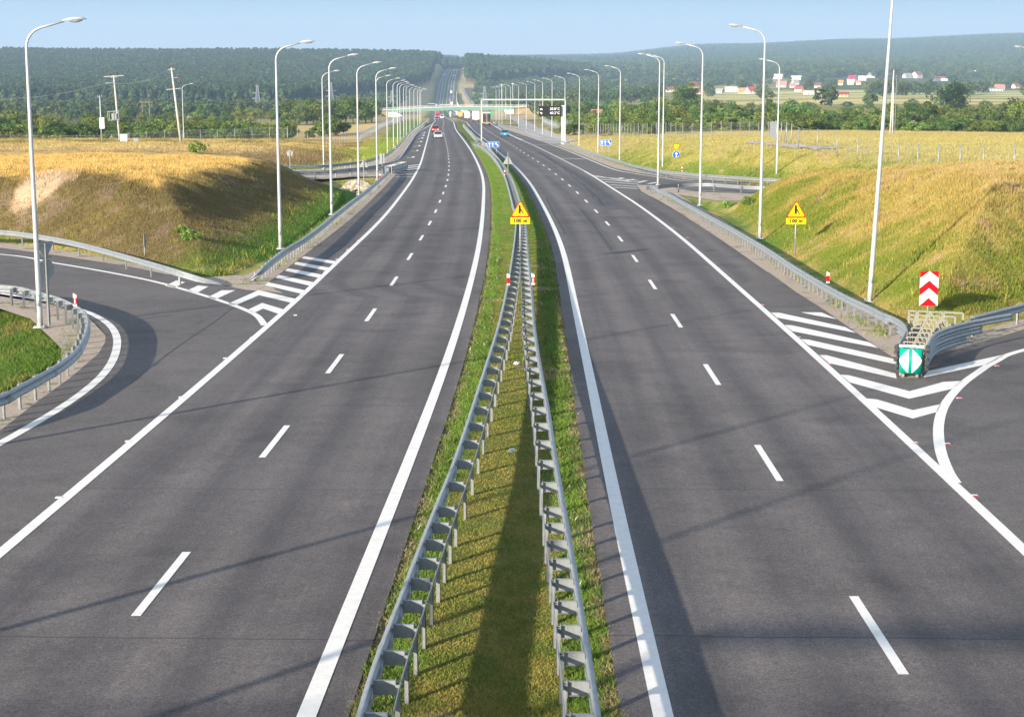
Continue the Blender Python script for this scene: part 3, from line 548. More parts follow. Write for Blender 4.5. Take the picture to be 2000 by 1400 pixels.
guardrail('long guardrail between right carriageway and grassy mound, ending at the teal cushion', [(1264,364,.55),(1275,362.5),(1288,370),(1310,379.6),(1340,396),(1390,423),(1440,450),(1500,485),(1560,524),(1640,570),(1700,598),(1737,617)], 1, .16, 1.0)
guardrail('dull guardrail climbing right from the teal cushion along the near right slip road', [(1893,618),(1925,611),(1960,602),(2000,592),(2120,560),(2300,520)], 1, .12, 4.0)
guardrail('pale guardrail along the outer side of the far right slip road below the slope', [(2000,404),(1800,378),(1690,363),(1589,352),(1508,349),(1431,344),(1371.6,340),(1323,335.6),(1288,332),(1250.6,324.6),(1240,322.5),(1203,311.5),(1160,298),(1131,287),(1103,277),(1074,267),(1031,254.5),(1010,248.3),(977,242.6),(962,236.5)], -1, .10, 2.0)
guardrail('short-posted guardrail on the inner side of the far right slip road', [(2000,420),(1700,382),(1550,365.5),(1486,364),(1433,361),(1387,357.6),(1341,357.6),(1305,360),(1284,363,.7)], 1, .10, 4.0)
guardrail('shaded guardrail on the far left slip road following the lamp row', [(150,333),(440,327),(597,323),(635,322),(698,315.5),(732.5,308.5),(755,300.5),(770,291),(782,279.5),(803,255),(822.5,241.5),(837.5,229.8)], 1, .10, 2.0)
guardrail('low guardrail on the inner side of the far left slip road above the culvert', [(150,345),(618,334),(653,332),(687.5,328.5),(737,324.5),(754,324.5)], -1, .10, 4.0)

# ------------------------------------------------------------------ street lamps
def lamp_parts(H, arm, s):
    c = []; r = .55
    path = [(0, 0, 0), (0, 0, .5), (0, 0, H*.35), (0, 0, H*.7), (0, 0, H-1.35)]; rad = [.104, .10, .086, .067, .05]
    for k in range(1, 7):
        a = R(75)*k/6; path.append((s*r*(1-math.cos(a))*1.3, 0, H-1.35+r*1.3*math.sin(a))); rad.append(.045)
    ex, ez = path[-1][0], path[-1][2]; path.append((s*arm, 0, ez+(arm-abs(ex))*math.tan(R(15)))); rad.append(.034)
    p = MB_(); p.tube(path, rad, 10); p.box(0, 0, .03, .42, .42, .03); 
    for a in (-1, 1):
        for b_ in (-1, 1): p.tube([(a*.15, b_*.15, .03), (a*.15, b_*.15, .11)], .018, 6)
    p.box(0, -.108, 1.0, .10, .02, .42); return p.mesh('pole', m_alu, True), path[-1]
def head_mesh(s):
    out = [(-.06,.0),(.0,.06),(.12,.10),(.34,.125),(.60,.10),(.74,.05),(.78,.0)]; mb = MB_(); n = len(out); vs = []
    for x, z in out:
        w = .05+.105*math.sin(min(1, max(0, (x+.06)/.62))*math.pi/2)*(1-.35*max(0, x-.5)/.3)
        for a in range(7):
            t = -1+2*a/6; vs.append((s*x, t*w, z*(1-.55*t*t)-.02*(abs(t) == 1)))
    fs = [(i*7+a, i*7+a+1, (i+1)*7+a+1, (i+1)*7+a) for i in range(n-1) for a in range(6)]; fs += [tuple(i*7 for i in range(n))+tuple(i*7+6 for i in range(n-1, -1, -1))]
    mb.add(vs, fs); return mb.mesh('lamp_housing', m_alu, True)
def lens_mesh(s):
    mb = MB_(); vs = []; 
    for i in range(9):
        for j in range(9):
            u, v = -1+i/4, -1+j/4; vs.append((s*(.45+u*.25), v*.11, -.02-.075*max(0, (1-u*u))*max(0, (1-v*v))))
    mb.add(vs, [(i*9+j, i*9+j+1, (i+1)*9+j+1, (i+1)*9+j) for i in range(8) for j in range(8)]); return mb.mesh('lamp_glass', m_lampglass, True)
LP = {}
def street_lamp(label, x, y, z, H, s, group, arm=1.32, rz=0):
    k = (round(H, 1), s)
    if k not in LP: LP[k] = (*lamp_parts(H, arm, s), head_mesh(s), lens_mesh(s))
    me, end, hd, ln = LP[k]; o = thing('street_lamp', label, 'street lamp', (x, y, z), rz, group)
    link('pole', me, o); h = link('lamp_housing', hd, o, (end[0], 0, end[2])); h.scale = (1.0, 1.15, .95); h.rotation_euler = (0, -s*R(6), 0); link('lamp_glass', ln, h); return o
left = [(79,640),(548,487),(648,420),(701,381),(737,352),(757,301),(769,290),(777,282.5),(782,275),(789,268),(794,264.5),(801,257.5),(809,252.5),(816,248.5),(819.7,245.5),(822.3,243.2)]
for i, (px, py) in enumerate(left):
    p = G(px, py); Hh = 11.12 if i == 0 else 11.42
    street_lamp(('nearest tall grey street lamp on the left, beside the curved guardrail' if i == 0 else f'tall grey street lamp, {nth(i+1)} from the camera in the left carriageway row'), p.x, p.y, p.z, Hh, 1, 'street lamps in a row along the left side')
for px, py, lab in ((632.5,331,'grey street lamp on the far left slip road beside the second mound'), (737,308,'grey street lamp behind the far left guardrail, just right of the sign back')):
    p = G(px, py); street_lamp(lab, p.x, p.y, p.z, 11.6, 1, 'street lamps on the slip roads')
p = AT(360, 297, 300); street_lamp('lone grey street lamp rising behind the left mound, right of the leaning concrete pole', p.x, 300, p.z, 12.4, 1, 'street lamps on the slip roads')
right = [(1698,590),(1484,467),(1367,402),(1285,362),(1210,317.5),(1168,303),(1131,290),(1103,279.5),(1078,272),(1059.6,265),(1044.6,259.5),(1028,254.5),(1013,251),(997.4,247.5),(988,245),(980.7,242.6),(975,240.6),(969,238.8)]
for i, (px, py) in enumerate(right):
    p = G(px, py); sl_ = street_lamp(('nearest street lamp on the right, leaning, its top cut off by the picture edge' if i == 0 else f'tall pale street lamp, {nth(i+1)} from the camera in the right carriageway row'), p.x, p.y, p.z, 13.0 if i == 0 else 12.55, -1, 'street lamps in a row along the right side'); sl_.rotation_euler = (0, R(2.2) if i == 0 else 0, 0)
p = G(1294, 334); street_lamp('street lamp behind the far right slip road guardrail, left of the yellow and blue signs', p.x, p.y, p.z, 13.3, -1, 'street lamps on the slip roads')
p = G(1516.5, 352); street_lamp('street lamp at the foot of the far right slope, behind the slip road guardrail', p.x, p.y, p.z, 12.3, -1, 'street lamps on the slip roads')
p = AT(2036, 318, 150); street_lamp('street lamp at the right picture edge, only its lamp head showing', p.x, 150, zy(320, 150)-1.5, 11.9, -1, 'street lamps on the slip roads', 2.3)
for x, y, lab in ((-16.2, 33.4, 'street lamp beside the camera bridge whose thin shadow crosses both carriageways'), (-13.9, 17.2, 'street lamp below the camera bridge throwing a soft shadow on the left lanes'), (-13.4, 10.4, 'street lamp under the camera bridge throwing a shadow on the right lanes')):
    street_lamp(lab, x, y, -SL*y, 11.75, 1, 'street lamps in a row along the left side')

# ------------------------------------------------------------------ lettering and signs
def text(s, size, mat, name, parent, loc, bold=.0, spacing=1.0):
    cu = bpy.data.curves.new(name, 'FONT'); cu.body = s; cu.size = size; cu.extrude = .002; cu.offset = bold; cu.align_x = 'CENTER'; cu.align_y = 'CENTER'; cu.space_character = spacing; cu.materials.append(mat)
    o = bpy.data.objects.new(name, cu); COL.objects.link(o); o.parent = parent; o.location = loc; o.rotation_euler = (math.pi/2, 0, 0); bpy.context.view_layer.update(); me = bpy.data.meshes.new_from_object(o.evaluated_get(bpy.context.evaluated_depsgraph_get())); bpy.data.objects.remove(o)
    if not me.materials: me.materials.append(mat)
    q = link(name, me, parent, loc); q.rotation_euler = (math.pi/2, 0, 0); return q
def rtri(s, r, up=True):                       # rounded triangle outline centred on its middle height
    h = s*.866; c = [(-s/2, -h/2), (s/2, -h/2), (0, h/2)] if up else [(s/2, h/2), (-s/2, h/2), (0, -h/2)]; out = []
    for i in range(3):
        p, q, w = (np.array(c[j]) for j in ((i-1) % 3, i, (i+1) % 3)); d1 = (p-q)/np.linalg.norm(p-q); d2 = (w-q)/np.linalg.norm(w-q); bis = (d1+d2)/np.linalg.norm(d1+d2); ctr = q+bis*2*r
        a0 = math.atan2(*(-(np.array([-d1[1], d1[0]])))[::-1]); 
        pa, pb = q+d1*r*1.732, q+d2*r*1.732; a0 = math.atan2(pa[1]-ctr[1], pa[0]-ctr[0]); a1 = math.atan2(pb[1]-ctr[1], pb[0]-ctr[0])
        da = (a1-a0+math.pi) % (2*math.pi)-math.pi
        out += [tuple(ctr+r*np.array([math.cos(a0+da*k/5), math.sin(a0+da*k/5)])) for k in range(6)]
    return out
def disc(r, n=32): return [(r*math.cos(2*math.pi*k/n), r*math.sin(2*math.pi*k/n)) for k in range(n)]
def sh(P, dx, dz, s=1): return [(x*s+dx, z*s+dz) for x, z in P]
def rect(w, h): return [(-w/2, -h/2), (w/2, -h/2), (w/2, h/2), (-w/2, h/2)]
def panel(name, P, y0, y1, mat, parent): return link(name, MB_().prism(P, y0, y1).mesh(name, mat), parent)
def spost(o, H, r=.038, x=0, y=.05):
    mb = MB_(); mb.tube([(x, y, -.5), (x, y, H)], r, 8); link('post', mb.mesh('post', m_zinc, True), o)
def merge_sign(label, p, zt, s, ph):            # triangle: merge from the right, plus the 100 m plate
    o = thing('warning_sign', label, 'road sign', p, 0, 'merge warning signs with a 100 m plate'); cz = zt-s*.433
    spost(o, zt-.15); t = panel('triangle_panel', sh(rtri(s, .06), 0, cz), -.004, .02, m_red, o); panel('yellow_field', sh(rtri(s*.83, .035), 0, cz-.012*s), -.008, -.0045, m_yel, t)
    k = s/1.0
    A_ = [(-.10,-.265),(-.035,-.215),(.03,-.265),(.03,.19),(-.005,.245),(-.03,.265),(-.065,.245),(-.10,.19)]; B_ = [(.03,.06),(.06,.015),(.215,-.235),(.165,-.265),(.03,-.07)]
    panel('arrow_symbol', sh(A_, -.0*k, cz-.035*k, k*.92), -.0115, -.0085, m_black, t); panel('side_arrow_symbol', sh(B_, 0, cz-.035*k, k*.92), -.0117, -.0085, m_black, t)
    pz = zt-s*.866-.02-ph/2; q = panel('distance_plate', sh(rect(s*.97, ph), 0, pz), -.004, .02, m_yel, o); text('100 m', ph*.80, m_black, 'lettering', q, (0, -.009, pz+.005), .014, 1.1); return o
P_ = G(1016, 516); merge_sign('yellow merge warning sign with 100 m plate standing between the median guardrails', P_, AT(1016, 391, P_.y).z-P_.z, .97, .31)
P_ = Vector((AT(1553, 490, 86).x, 86, 0)); P_.z = gz(P_.x, 86); merge_sign('yellow merge warning sign with 100 m plate on the grassy slope at right', P_, AT(1554, 391, 86).z-P_.z, 1.05, .31)
P_ = Vector((AT(1811, 640, 59).x, 59, 0)); P_.z = gz(P_.x, 59)
o = thing('chevron_sign', 'red and white upward chevron board on a post behind the teal crash cushion', 'road sign', P_); zt = AT(1811, 530, 59).z-P_.z; w, h = .66, 1.24; spost(o, zt-.2, .035)
t = panel('board', sh(rect(w, h), 0, zt-h/2), 0, .02, m_red, o); b0 = zt-h; mb = MB_()
for z0 in (.0, .0):
    pass
panel('white_chevron', [(-w/2, b0+.0), (-w/2, b0+.36), (0, b0+.635), (w/2, b0+.36), (w/2, b0+.0), (0, b0+.29)], -.004, -.0005, m_white, t)
panel('white_chevron', [(-w/2, b0+.635), (-w/2, b0+1.0), (-.0, b0+1.24), (w/2, b0+1.0), (w/2, b0+.635), (0, b0+.915)], -.0042, -.0005, m_white, t)
# yield triangle over blue one-way disc
P_ = G(1320.5, 331); P_ = Vector((P_.x, P_.y, gz(P_.x, P_.y))); o = thing('priority_sign', 'yellow give way triangle above a round blue straight ahead sign, far right slip road', 'road sign', P_); f = P_.y/3290
zt = AT(1320, 281.5, P_.y).z-P_.z; spost(o, zt-.2, .035); s = 15.5*f; t = panel('triangle_panel', sh(rtri(s, .06, False), 0, zt-s*.433), -.004, .02, m_red, o); panel('yellow_field', sh(rtri(s*.80, .04, False), 0, zt-s*.433+.01), -.008, -.0045, m_yel, t)
r = 7.4*f; zc = AT(1320, 302.5, P_.y).z-P_.z; t = panel('disc_panel', sh(disc(r), 0, zc), -.004, .02, m_white, o); panel('blue_field', sh(disc(r*.94), 0, zc), -.008, -.0045, m_blue, t)
panel('arrow_symbol', sh([(-.14,-.72),(.14,-.72),(.14,.15),(.42,.15),(0,.74),(-.42,.15),(-.14,.15)], 0, zc, r), -.012, -.0085, m_white, t)
# blue lane signs
def lane_sign(label, px0, px1, py0, py1, Y, zb):
    a = AT(px0, py0, Y); c = AT(px1, py1, Y); w, h = c.x-a.x, a.z-c.z; o = thing('lane_sign', label, 'road sign', ((a.x+c.x)/2, Y, zb), 0, 'blue lane signs with three arrows'); zc = (a.z+c.z)/2-zb
    for x in (-w*.28, w*.28): spost(o, zc+h*.3, .03, x, .04)
    t = panel('board', sh(rect(w, h), 0, zc), 0, .02, m_white, o); panel('blue_field', sh(rect(w*.97, h*.94), 0, zc), -.004, -.0005, m_blue, t)
    ar = [(-.09,-.40),(.09,-.40),(.09,.12),(.26,.12),(0,.42),(-.26,.12),(-.09,.12)]
    for x in (-.34, -.06): panel('arrow_symbol', sh(ar, w*x, zc, h*.92), -.008, -.0045, m_white, t)
    an = [((x*math.cos(R(38))-z*math.sin(R(38))), (x*math.sin(R(38))+z*math.cos(R(38)))) for x, z in ar]; panel('diagonal_arrow', sh(an, w*.30, zc, h*.98), -.008, -.0045, m_white, t)
    mb = MB_()
    for x in (-.20, .09):
        for k in range(4): mb.prism(sh(rect(.02, .09), w*x, zc+h*(-.33+.2*k)), -.0078, -.0045)
    link('lane_dashes', mb.mesh('lane_dashes', m_white), t)
p = G(963, 307); lane_sign('small blue three-arrow lane sign beside the median guardrail', 952.5, 974.8, 277, 288, p.y, p.z); p = G(1184, 311); lane_sign('small blue three-arrow lane sign in grass behind the right guardrail', 1172.5, 1194.5, 273, 284.5, p.y-3, p.z)
# signs seen from behind
def back_sign(name, label, px, pyb, Y, shape, loz, P, zc, post_top):
    o = thing(name, label, 'road sign', (AT(px, pyb, Y).x, Y, loz)); panel('sign_panel', sh(P, 0, zc), 0, .02, m_alub, o); mb = MB_(); mb.box(0, -.045, (post_top-.3)/2, .07, .07, post_top+.3); link('post', mb.mesh('post', m_zincd), o)
    mb = MB_(); 
    for dz in (-.22, .22): mb.box(0, -.012, zc+dz, .5, .02, .05)
    link('bracket', mb.mesh('bracket', m_zincd), o); return o
p = G(992, 355); f = p.y/3290; back_sign('warning_sign', 'grey back of a triangular sign on a dark post between the median guardrails', 992, 355, p.y, 0, p.z, rtri(20*f, .05), AT(992, 312, p.y).z-p.z, AT(992, 297, p.y).z-p.z)
p = G(711, 372); f = p.y/3290; back_sign('warning_sign', 'grey back of a triangular sign behind the left carriageway guardrail, above the culvert', 711, 372, p.y, 0, p.z-.3, rtri(18*f, .05), AT(711, 319, p.y).z-p.z+.3, AT(711, 305, p.y).z-p.z+.3)
p = G(746.5, 337); f = p.y/3290; back_sign('plate_sign', 'grey back of a small rectangular sign at the far left road fork', 746.5, 337, p.y, 0, p.z, rect(9.6*f, 19*f), AT(746.5, 310, p.y).z-p.z, AT(746.5, 300, p.y).z-p.z)
Y_ = 172; X_ = AT(566, 305, Y_).x; z_ = gz(X_, Y_); back_sign('round_sign', 'pale back of a round sign on top of the left mound', 566, 305, Y_, 0, z_, disc(.32, 24), AT(566, 300, Y_).z-z_, AT(566, 300, Y_).z-z_+.2)
p = G(95, 634); f = p.y/3290; o = back_sign('priority_sign', 'grey backs of a give way triangle and a round sign beside the nearest left lamp', 95, 634, p.y, 0, p.z, rtri(44*f, .05, False), AT(90, 491, p.y).z-p.z, AT(95, 476, p.y).z-p.z); o.rotation_euler = (0, 0, R(50)); panel('disc_panel', sh(disc(20*f), 0, AT(91, 527, p.y).z-p.z), 0, .02, m_alub, o)
p = AT(284, 503, 84.5); z_ = gz(p.x, p.y); o = thing('marker_board', 'narrow dark marker board on a thin post at the foot of the left mound', 'road sign', (p.x, p.y, z_)); panel('board', sh(rect(.13, .62), 0, AT(284, 470, 84.5).z-z_), -.02, .02, m_zincd, o); spost(o, AT(284, 470, 84.5).z-z_, .022); o.rotation_euler = (0, 0, R(50))
# big green direction sign beyond the black lorry, seen with two panels
Yg = 780; o = thing('direction_sign', 'green direction sign with two panels behind the black lorry, before the overpass', 'road sign', (AT(954, 233, Yg).x, Yg, float(zr(Yg)))); zg = float(zr(Yg)); f = Yg/3290
panel('board', sh(rect(7.4*f, 6*f), -4.4*f, AT(954, 221.5, Yg).z-zg), 0, .1, m_green, o); panel('board', sh(rect(8*f, 8.6*f), 4.4*f, AT(954, 222.5, Yg).z-zg), 0, .1, m_green, o)
for x in (-6, -2.5, 2, 7): spost(o, AT(954, 222, Yg).z-zg, .09, x*f, .2)
# delineators: white post flag with a red block
def delin(label, px, py, h0, Y=None, refl=True):
    p = G(px, py, h0) if Y is None else AT(px, py, Y); o = thing('delineator_post', label, 'delineator', p, 0, 'red and white delineator posts')
    mb = MB_(); mb.prism([(-.06, 0), (.06, 0), (.06, .40), (-.06, .47)], -.02, .02); link('post', mb.mesh('post', m_white), o)
    b_ = panel('red_band', [(-.062, .07), (.062, .07), (.062, .30), (-.062, .30)], -.022, .022, m_red, o)
    if refl: panel('reflector', [(-.018, .10), (.018, .10), (.018, .27), (-.018, .27)], -.026, -.0225, m_white, b_)
for px, py, h0, lab, rf in ((993,557,.75,'red and white delineator on the left median guardrail, nearest the camera',False),(1041,556,.75,'red and white delineator on the right median guardrail, nearest the camera',True),(985.5,342,.75,'red delineator on the left median guardrail below the triangular sign back',False),(992.5,340,.75,'pale delineator on the right median guardrail below the triangular sign back',True),
  (941.8,287,.75,'red and white delineator at the left foot of the gantry post',False),(950,285.5,.75,'red and white delineator at the right foot of the gantry post',True),(921.5,262,.75,'small delineator on the median guardrail beyond the gantry post',False),(906,247,.75,'farthest small delineator on the median guardrail',False),
  (1617,553,.75,'red and white delineator on the long right guardrail near the lamp',False),(147,598,.75,'red and white delineator on the curved guardrail at lower left',True),(742.5,349,.5,'red and white delineator by the left crash terminal',False),(1332,335,.75,'red and white delineator right of the round blue sign',False),(1115,283.5,.3,'tiny delineator right of the gantry base',False),(771.5,291.5,.75,'tiny delineator on the far left guardrail',False)): delin(lab, px, py, h0, None, rf)
# road studs
stud_me = {}
for c, mt in (('w', m_white), ('r', m_red)):
    mb = MB_(); mb.box(0, 0, .010, .13, .10, .020); stud_me[c] = mb.mesh('road_stud', m_white); mb = MB_(); mb.box(0, -.052, .013, .11, .010, .016); stud_me[c+'f'] = mb.mesh('reflector', mt)
S_l = [(115,972),(250,862),(354,776),(440,700),(492,660),(577,616),(635,531),(658,507),(679,488),(699,470)]; S_r = [(1787,865),(1850,867),(1873,778),(1947,715),(1903,968),(1518,621),(1560,659),(1618,711),(1489,596),(1430,548),(1395,516),(1343,465),(1315,445),(1280,423),(1262,411),(1248,401),(1235,391)]
for i, (px, py) in enumerate(S_l): 
    p = G(px, py); o = thing('road_stud', f'white road stud on the left edge line, {nth(i+1)} from the camera', 'road stud', p, 0, 'white studs along the left line'); link('stud_body', stud_me['w'], o); link('reflector', stud_me['wf'], o)
for i, (px, py) in enumerate(sorted(S_r, key=lambda a: -a[1])):
    p = G(px, py); o = thing('road_stud', f'red and white road stud beside the right edge lines, {nth(i+1)} from the camera', 'road stud', p, 0, 'red studs along the right lines'); link('stud_body', stud_me['r'], o); link('reflector', stud_me['rf'], o)

# ------------------------------------------------------------------ crash cushion at the right gore
p0 = G(1777, 737); o = thing('crash_cushion', 'teal-nosed steel crash cushion with white arrows at the right road fork', 'crash cushion', p0); w0 = .66; o.rotation_euler = (0, 0, R(-18))
mb = MB_(); n = 16; vs = []
for k in range(n+1):
    a = R(-62)+R(124)*k/n; x, y = .37*math.sin(a), .16-.25*math.cos(a); vs += [(x, y, .13), (x, y, .86)]
mb.add(vs, [(2*k, 2*k+2, 2*k+3, 2*k+1) for k in range(n)]); nose = link('nose_panel', mb.mesh('nose_panel', m_teal, True), o); sd = nose.modifiers.new('thickness', 'SOLIDIFY'); sd.thickness = .012
for s in (-1, 1):
    mb = MB_(); vs = []; m_ = 14
    for k in range(m_+1):
        t = k/m_; a = s*(R(8)+R(52)*t); hh = .345*(1-t)**.85+.002; x, y = .376*math.sin(a), .16-.256*math.cos(a)-.006; vs += [(x, y, .495-hh), (x, y, .495+hh)]
    mb.add(vs, [(2*k, 2*k+2, 2*k+3, 2*k+1) for k in range(m_)]); link('white_arrow', mb.mesh('white_arrow', m_white, True), nose)
hw = lambda y: .33+.0*y if y < 3.2 else .33+(y-3.2)*.16
mb = MB_()
for k in range(9):
    y = .22+k*.92; w = .30 if k < 6 else .30+(k-5)*.03; z0, z1 = .22, .86
    for z in (z0, z1): mb.bar((-w, y, z), (w, y, z), .045, .04)
    for x in (-w, w): mb.bar((x, y, .0), (x, y, z1), .05, .05)
    mb.bar((-w, y+.01, z0), (0, y+.01, z1), .045, .04); mb.bar((w, y+.01, z0), (0, y+.01, z1), .045, .04)
    if k >= 6:
        for s in (-1, 1):
            ww = .16+(k-5)*(.05 if s < 0 else .17)
            for z in (.45, z1): mb.bar((s*(w+.06), y, z), (s*(w+ww), y, z), .05, .05)
            mb.bar((s*(w+ww), y, .0), (s*(w+ww), y, z1), .06, .05); mb.bar((s*(w+.06), y, .4), (s*(w+.06), y, z1), .05, .05)
for x in (-.2, .2): mb.bar((x, 0, .05), (x, 7.6, .05), .08, .09)
link('frame', mb.mesh('frame', pm('cream_zinc', (.21,.205,.18), .5, .2, 5, .1)), o)
mb = MB_(); mb.box(0, .16, .9, .70, .10, .06); link('cap_bar', mb.mesh('cap_bar', m_white), o)
CW = [(0,0),(.05,.03),(.06,.07),(.0,.11),(.0,.13),(.06,.17),(.05,.21),(0,.24)]
for s in (-1, 1):
    edge_ = [(.38*s, .20), (.385*s, 1.3), (.39*s, 2.6), (.42*s, 3.6), (.62*s, 4.8), (.98*s, 5.9), (1.42*s, 6.8)] if s < 0 else [(.38, .20), (.385, 1.3), (.40, 2.4), (.52, 3.5), (.86, 4.7), (1.35, 5.9), (1.95, 7.0), (2.6, 8.1)]
    Q = [np.array(q) for q in smooth_pts([np.array(q) for q in edge_], 5)]
    for li, z0 in enumerate((.16, .39, .62)):
        cut = len(Q) if li == 2 else int(len(Q)*(.72+.1*li)); mb = MB_(); vs = []
        for i in range(cut):
            d = Q[min(i+1, len(Q)-1)]-Q[max(i-1, 0)]; nn = np.array([d[1], -d[0]])/np.linalg.norm(d)*s
            for t, z in CW: vs.append((Q[i][0]+nn[0]*t, Q[i][1]+nn[1]*t, z0+z-.0*i))
        k = len(CW); mb.add(vs, [(a*k+b_, a*k+b_+1, (a+1)*k+b_+1, (a+1)*k+b_) for a in range(cut-1) for b_ in range(k-1)]); pn = link('side_panel', mb.mesh('side_panel', m_zinc, True), o); sd = pn.modifiers.new('thickness', 'SOLIDIFY'); sd.thickness = .008
    mb = MB_()
    for z in (.24, .46, .68, .82): 
        mb.prism([(.0, -.07), (.10, -.03), (.10, .03), (.0, .07)], .18, .62, 0, 'xz'); mb.v[-8:] = [(s*(.40+x), y, z+zz_) for x, y, zz_ in mb.v[-8:]]
    link('fender_end', mb.mesh('fender_end', m_dark), o)
# left crash terminal
p0 = G(789, 333); pe = G(758, 339); d = (pe-p0); L_ = d.length; o = thing('crash_terminal', 'dark boxy crash terminal of stacked rails at the far left fork', 'crash terminal', p0, math.atan2(d.y, d.x))
mb = MB_()
for s in (-1, 1):
    for z in (.12, .42, .72):
        vs = [(x, s*(.38+x*.02+t), z+zz_) for x in np.linspace(0, L_, 8) for t, zz_ in CW]; mb.add(vs, [(a*8+b_, a*8+b_+1, (a+1)*8+b_+1, (a+1)*8+b_) for a in range(7) for b_ in range(7)])
link('side_panel', mb.mesh('side_panel', m_zinc, True), o); mb = MB_()
for x in np.linspace(.2, L_-.2, 8): mb.box(x, 0, .95, .08, .8, .06); mb.box(x, .36, .5, .08, .06, .95); mb.box(x, -.36, .5, .08, .06, .95)
link('frame', mb.mesh('frame', m_zinc), o); mb = MB_(); mb.box(-.06, 0, .5, .1, .86, .8); link('nose_panel', mb.mesh('nose_panel', m_dark), o)

# ------------------------------------------------------------------ display gantry over the right carriageway
pl = G(938.5, 285.5); pr = G(1106.5, 280); Yg = (pl.y+pr.y)/2; zb = -SL*Yg; f = Yg/3290; o = thing('sign_gantry', 'slim pale gantry over the right carriageway carrying a black weather display', 'gantry', (pl.x, Yg, zb)); xr = AT(1103.5, 280, Yg).x-pl.x; zt = AT(938, 195, Yg).z-zb
for x in (0, xr): mb = MB_(); mb.box(x, 0, zt/2, .22, .22, zt); link('post', mb.mesh('post', m_alu), o)
mb = MB_(); mb.box(xr/2, 0, zt, xr+.22, .22, .24); link('beam', mb.mesh('beam', m_alu), o)
xc = AT(1101, 280, Yg).x-pl.x; zc_ = AT(1100, 206.5, Yg).z-zb; mb = MB_(); mb.box(xc-.12, .55, zc_/2, .62, .5, zc_); link('display_column', mb.mesh('display_column', m_white), o)
x0, x1 = AT(1053.3, 0, Yg).x-pl.x, AT(1098, 0, Yg).x-pl.x; z0, z1 = AT(1053, 227.3, Yg).z-zb, AT(1053, 207.3, Yg).z-zb; mb = MB_(); mb.box((x0+x1)/2, .1, (z0+z1)/2, x1-x0, .36, z1-z0); di = link('display', mb.mesh('display', m_screen), o)
W_, H_ = x1-x0, z1-z0; cx, cz = (x0+x1)/2, (z0+z1)/2
text('28.8°C', H_*.34, m_led, 'lettering', di, (cx+W_*.20, -.09, cz+H_*.20), -.004, 1.05); text('40.2°C', H_*.34, m_led, 'lettering', di, (cx+W_*.20, -.09, cz-H_*.20), -.004, 1.05)
panel('air_symbol', sh([(-.5,-.3),(.5,-.3),(.5,0),(.3,.05),(.15,.3),(-.2,.3),(-.35,.05),(-.5,0)], cx-W_*.40, cz+H_*.18, .42), -.095, -.085, m_led, di); panel('road_symbol', sh([(-.45,.1),(-.2,.4),(.1,.3),(.1,.05),(.45,.1),(.3,-.5),(-.05,-.4),(-.1,-.05)], cx-W_*.40, cz-H_*.2, .42), -.095, -.085, m_led, di)
for px, pt in ((979.6, 166), (1001.5, 164)):
    x = AT(px, 0, Yg).x-pl.x; mb = MB_(); hh = AT(px, pt, Yg).z-zb; mb.tube([(x, .0, zt+.1), (x, 0, hh)], .05, 6); mb.box(x, 0, hh, .34, .25, .22); link('sensor_mast', mb.mesh('sensor_mast', m_alu), o)

# ------------------------------------------------------------------ overpass in the distance
Yb = 1100; zroad = float(zr(Yb)); f = Yb/3290; o = thing('overpass_bridge', 'far road overpass with a green girder crossing the highway on white piers', 'bridge', (AT(880, 0, Yb).x, Yb, zroad)); bx = AT(880, 0, Yb).x
def bp(px, py): q = AT(px, py, Yb); return q.x-bx, q.z-zroad
top = [(690,219.5),(758,214.8),(820,211.3),(890,208.8),(950,208.6),(1010,208.8),(1062,208)]; bot = [(758,219.6),(820,216.6),(890,214.6),(950,214.4),(1000,215)]
for nm, U, D_, y0, y1, mt in (('girder', top[1:6], bot, 0, .5, m_green_steel), ('girder', top[1:6], bot, 9.5, 10, m_green_steel)):
    P = [bp(*q) for q in U]+[bp(*q) for q in bot[::-1]]; panel(nm, P, y0, y1, mt, o)
panel('deck', [bp(*q) for q in top]+[(bp(q[0], q[1]+.8)) for q in top[::-1]], -.6, 10.6, m_concw, o)
panel('soffit', [bp(q[0], q[1]+.2) for q in bot]+[bp(q[0], q[1]+1.0) for q in bot[::-1]], .6, 9.4, m_concw, o)
mb = MB_()
for side in (-.5, 10.4):
    for a, c in zip(top[:-1], top[1:]):
        for dz in (.5, 1.15): xa, za = bp(*a); xc2, zc2 = bp(*c); mb.bar((xa, side, za+dz), (xc2, side, zc2+dz), .08, .08)
        n = int((xc2-xa)/3)
        for k in range(n): t = k/n; mb.bar((xa+(xc2-xa)*t, side, za+(zc2-za)*t), (xa+(xc2-xa)*t, side, za+(zc2-za)*t+1.15), .08, .08)
link('railing', mb.mesh('railing', m_concw), o)
for px in (878.6, 907): x = bp(px, 0)[0]; mb = MB_(); mb.tube([(x, 3, -.3), (x, 3, bp(px, 214)[1])], .72 if px < 900 else .3, 12); link('pier', mb.mesh('pier', m_concw, True), o)
panel('abutment', [bp(758,219), bp(772,218.3), bp(786,226), bp(778,229), bp(758,229)], .3, 9.7, m_concw, o); panel('abutment', [bp(984,215), bp(1004,213), bp(1004,222), bp(988,222.5)], .3, 9.7, m_concw, o)
panel('approach_bank', [bp(640,232), bp(700,219.8), bp(758,216.2), bp(758,230), bp(640,236)], 1, 9, pm('dry_bank', (.30,.22,.10), .95, 0, .3, .3), o); panel('approach_bank', [bp(1003,213), bp(1062,209.5), bp(1110,222), bp(1003,224)], 1, 9, bpy.data.materials['dry_bank'], o)
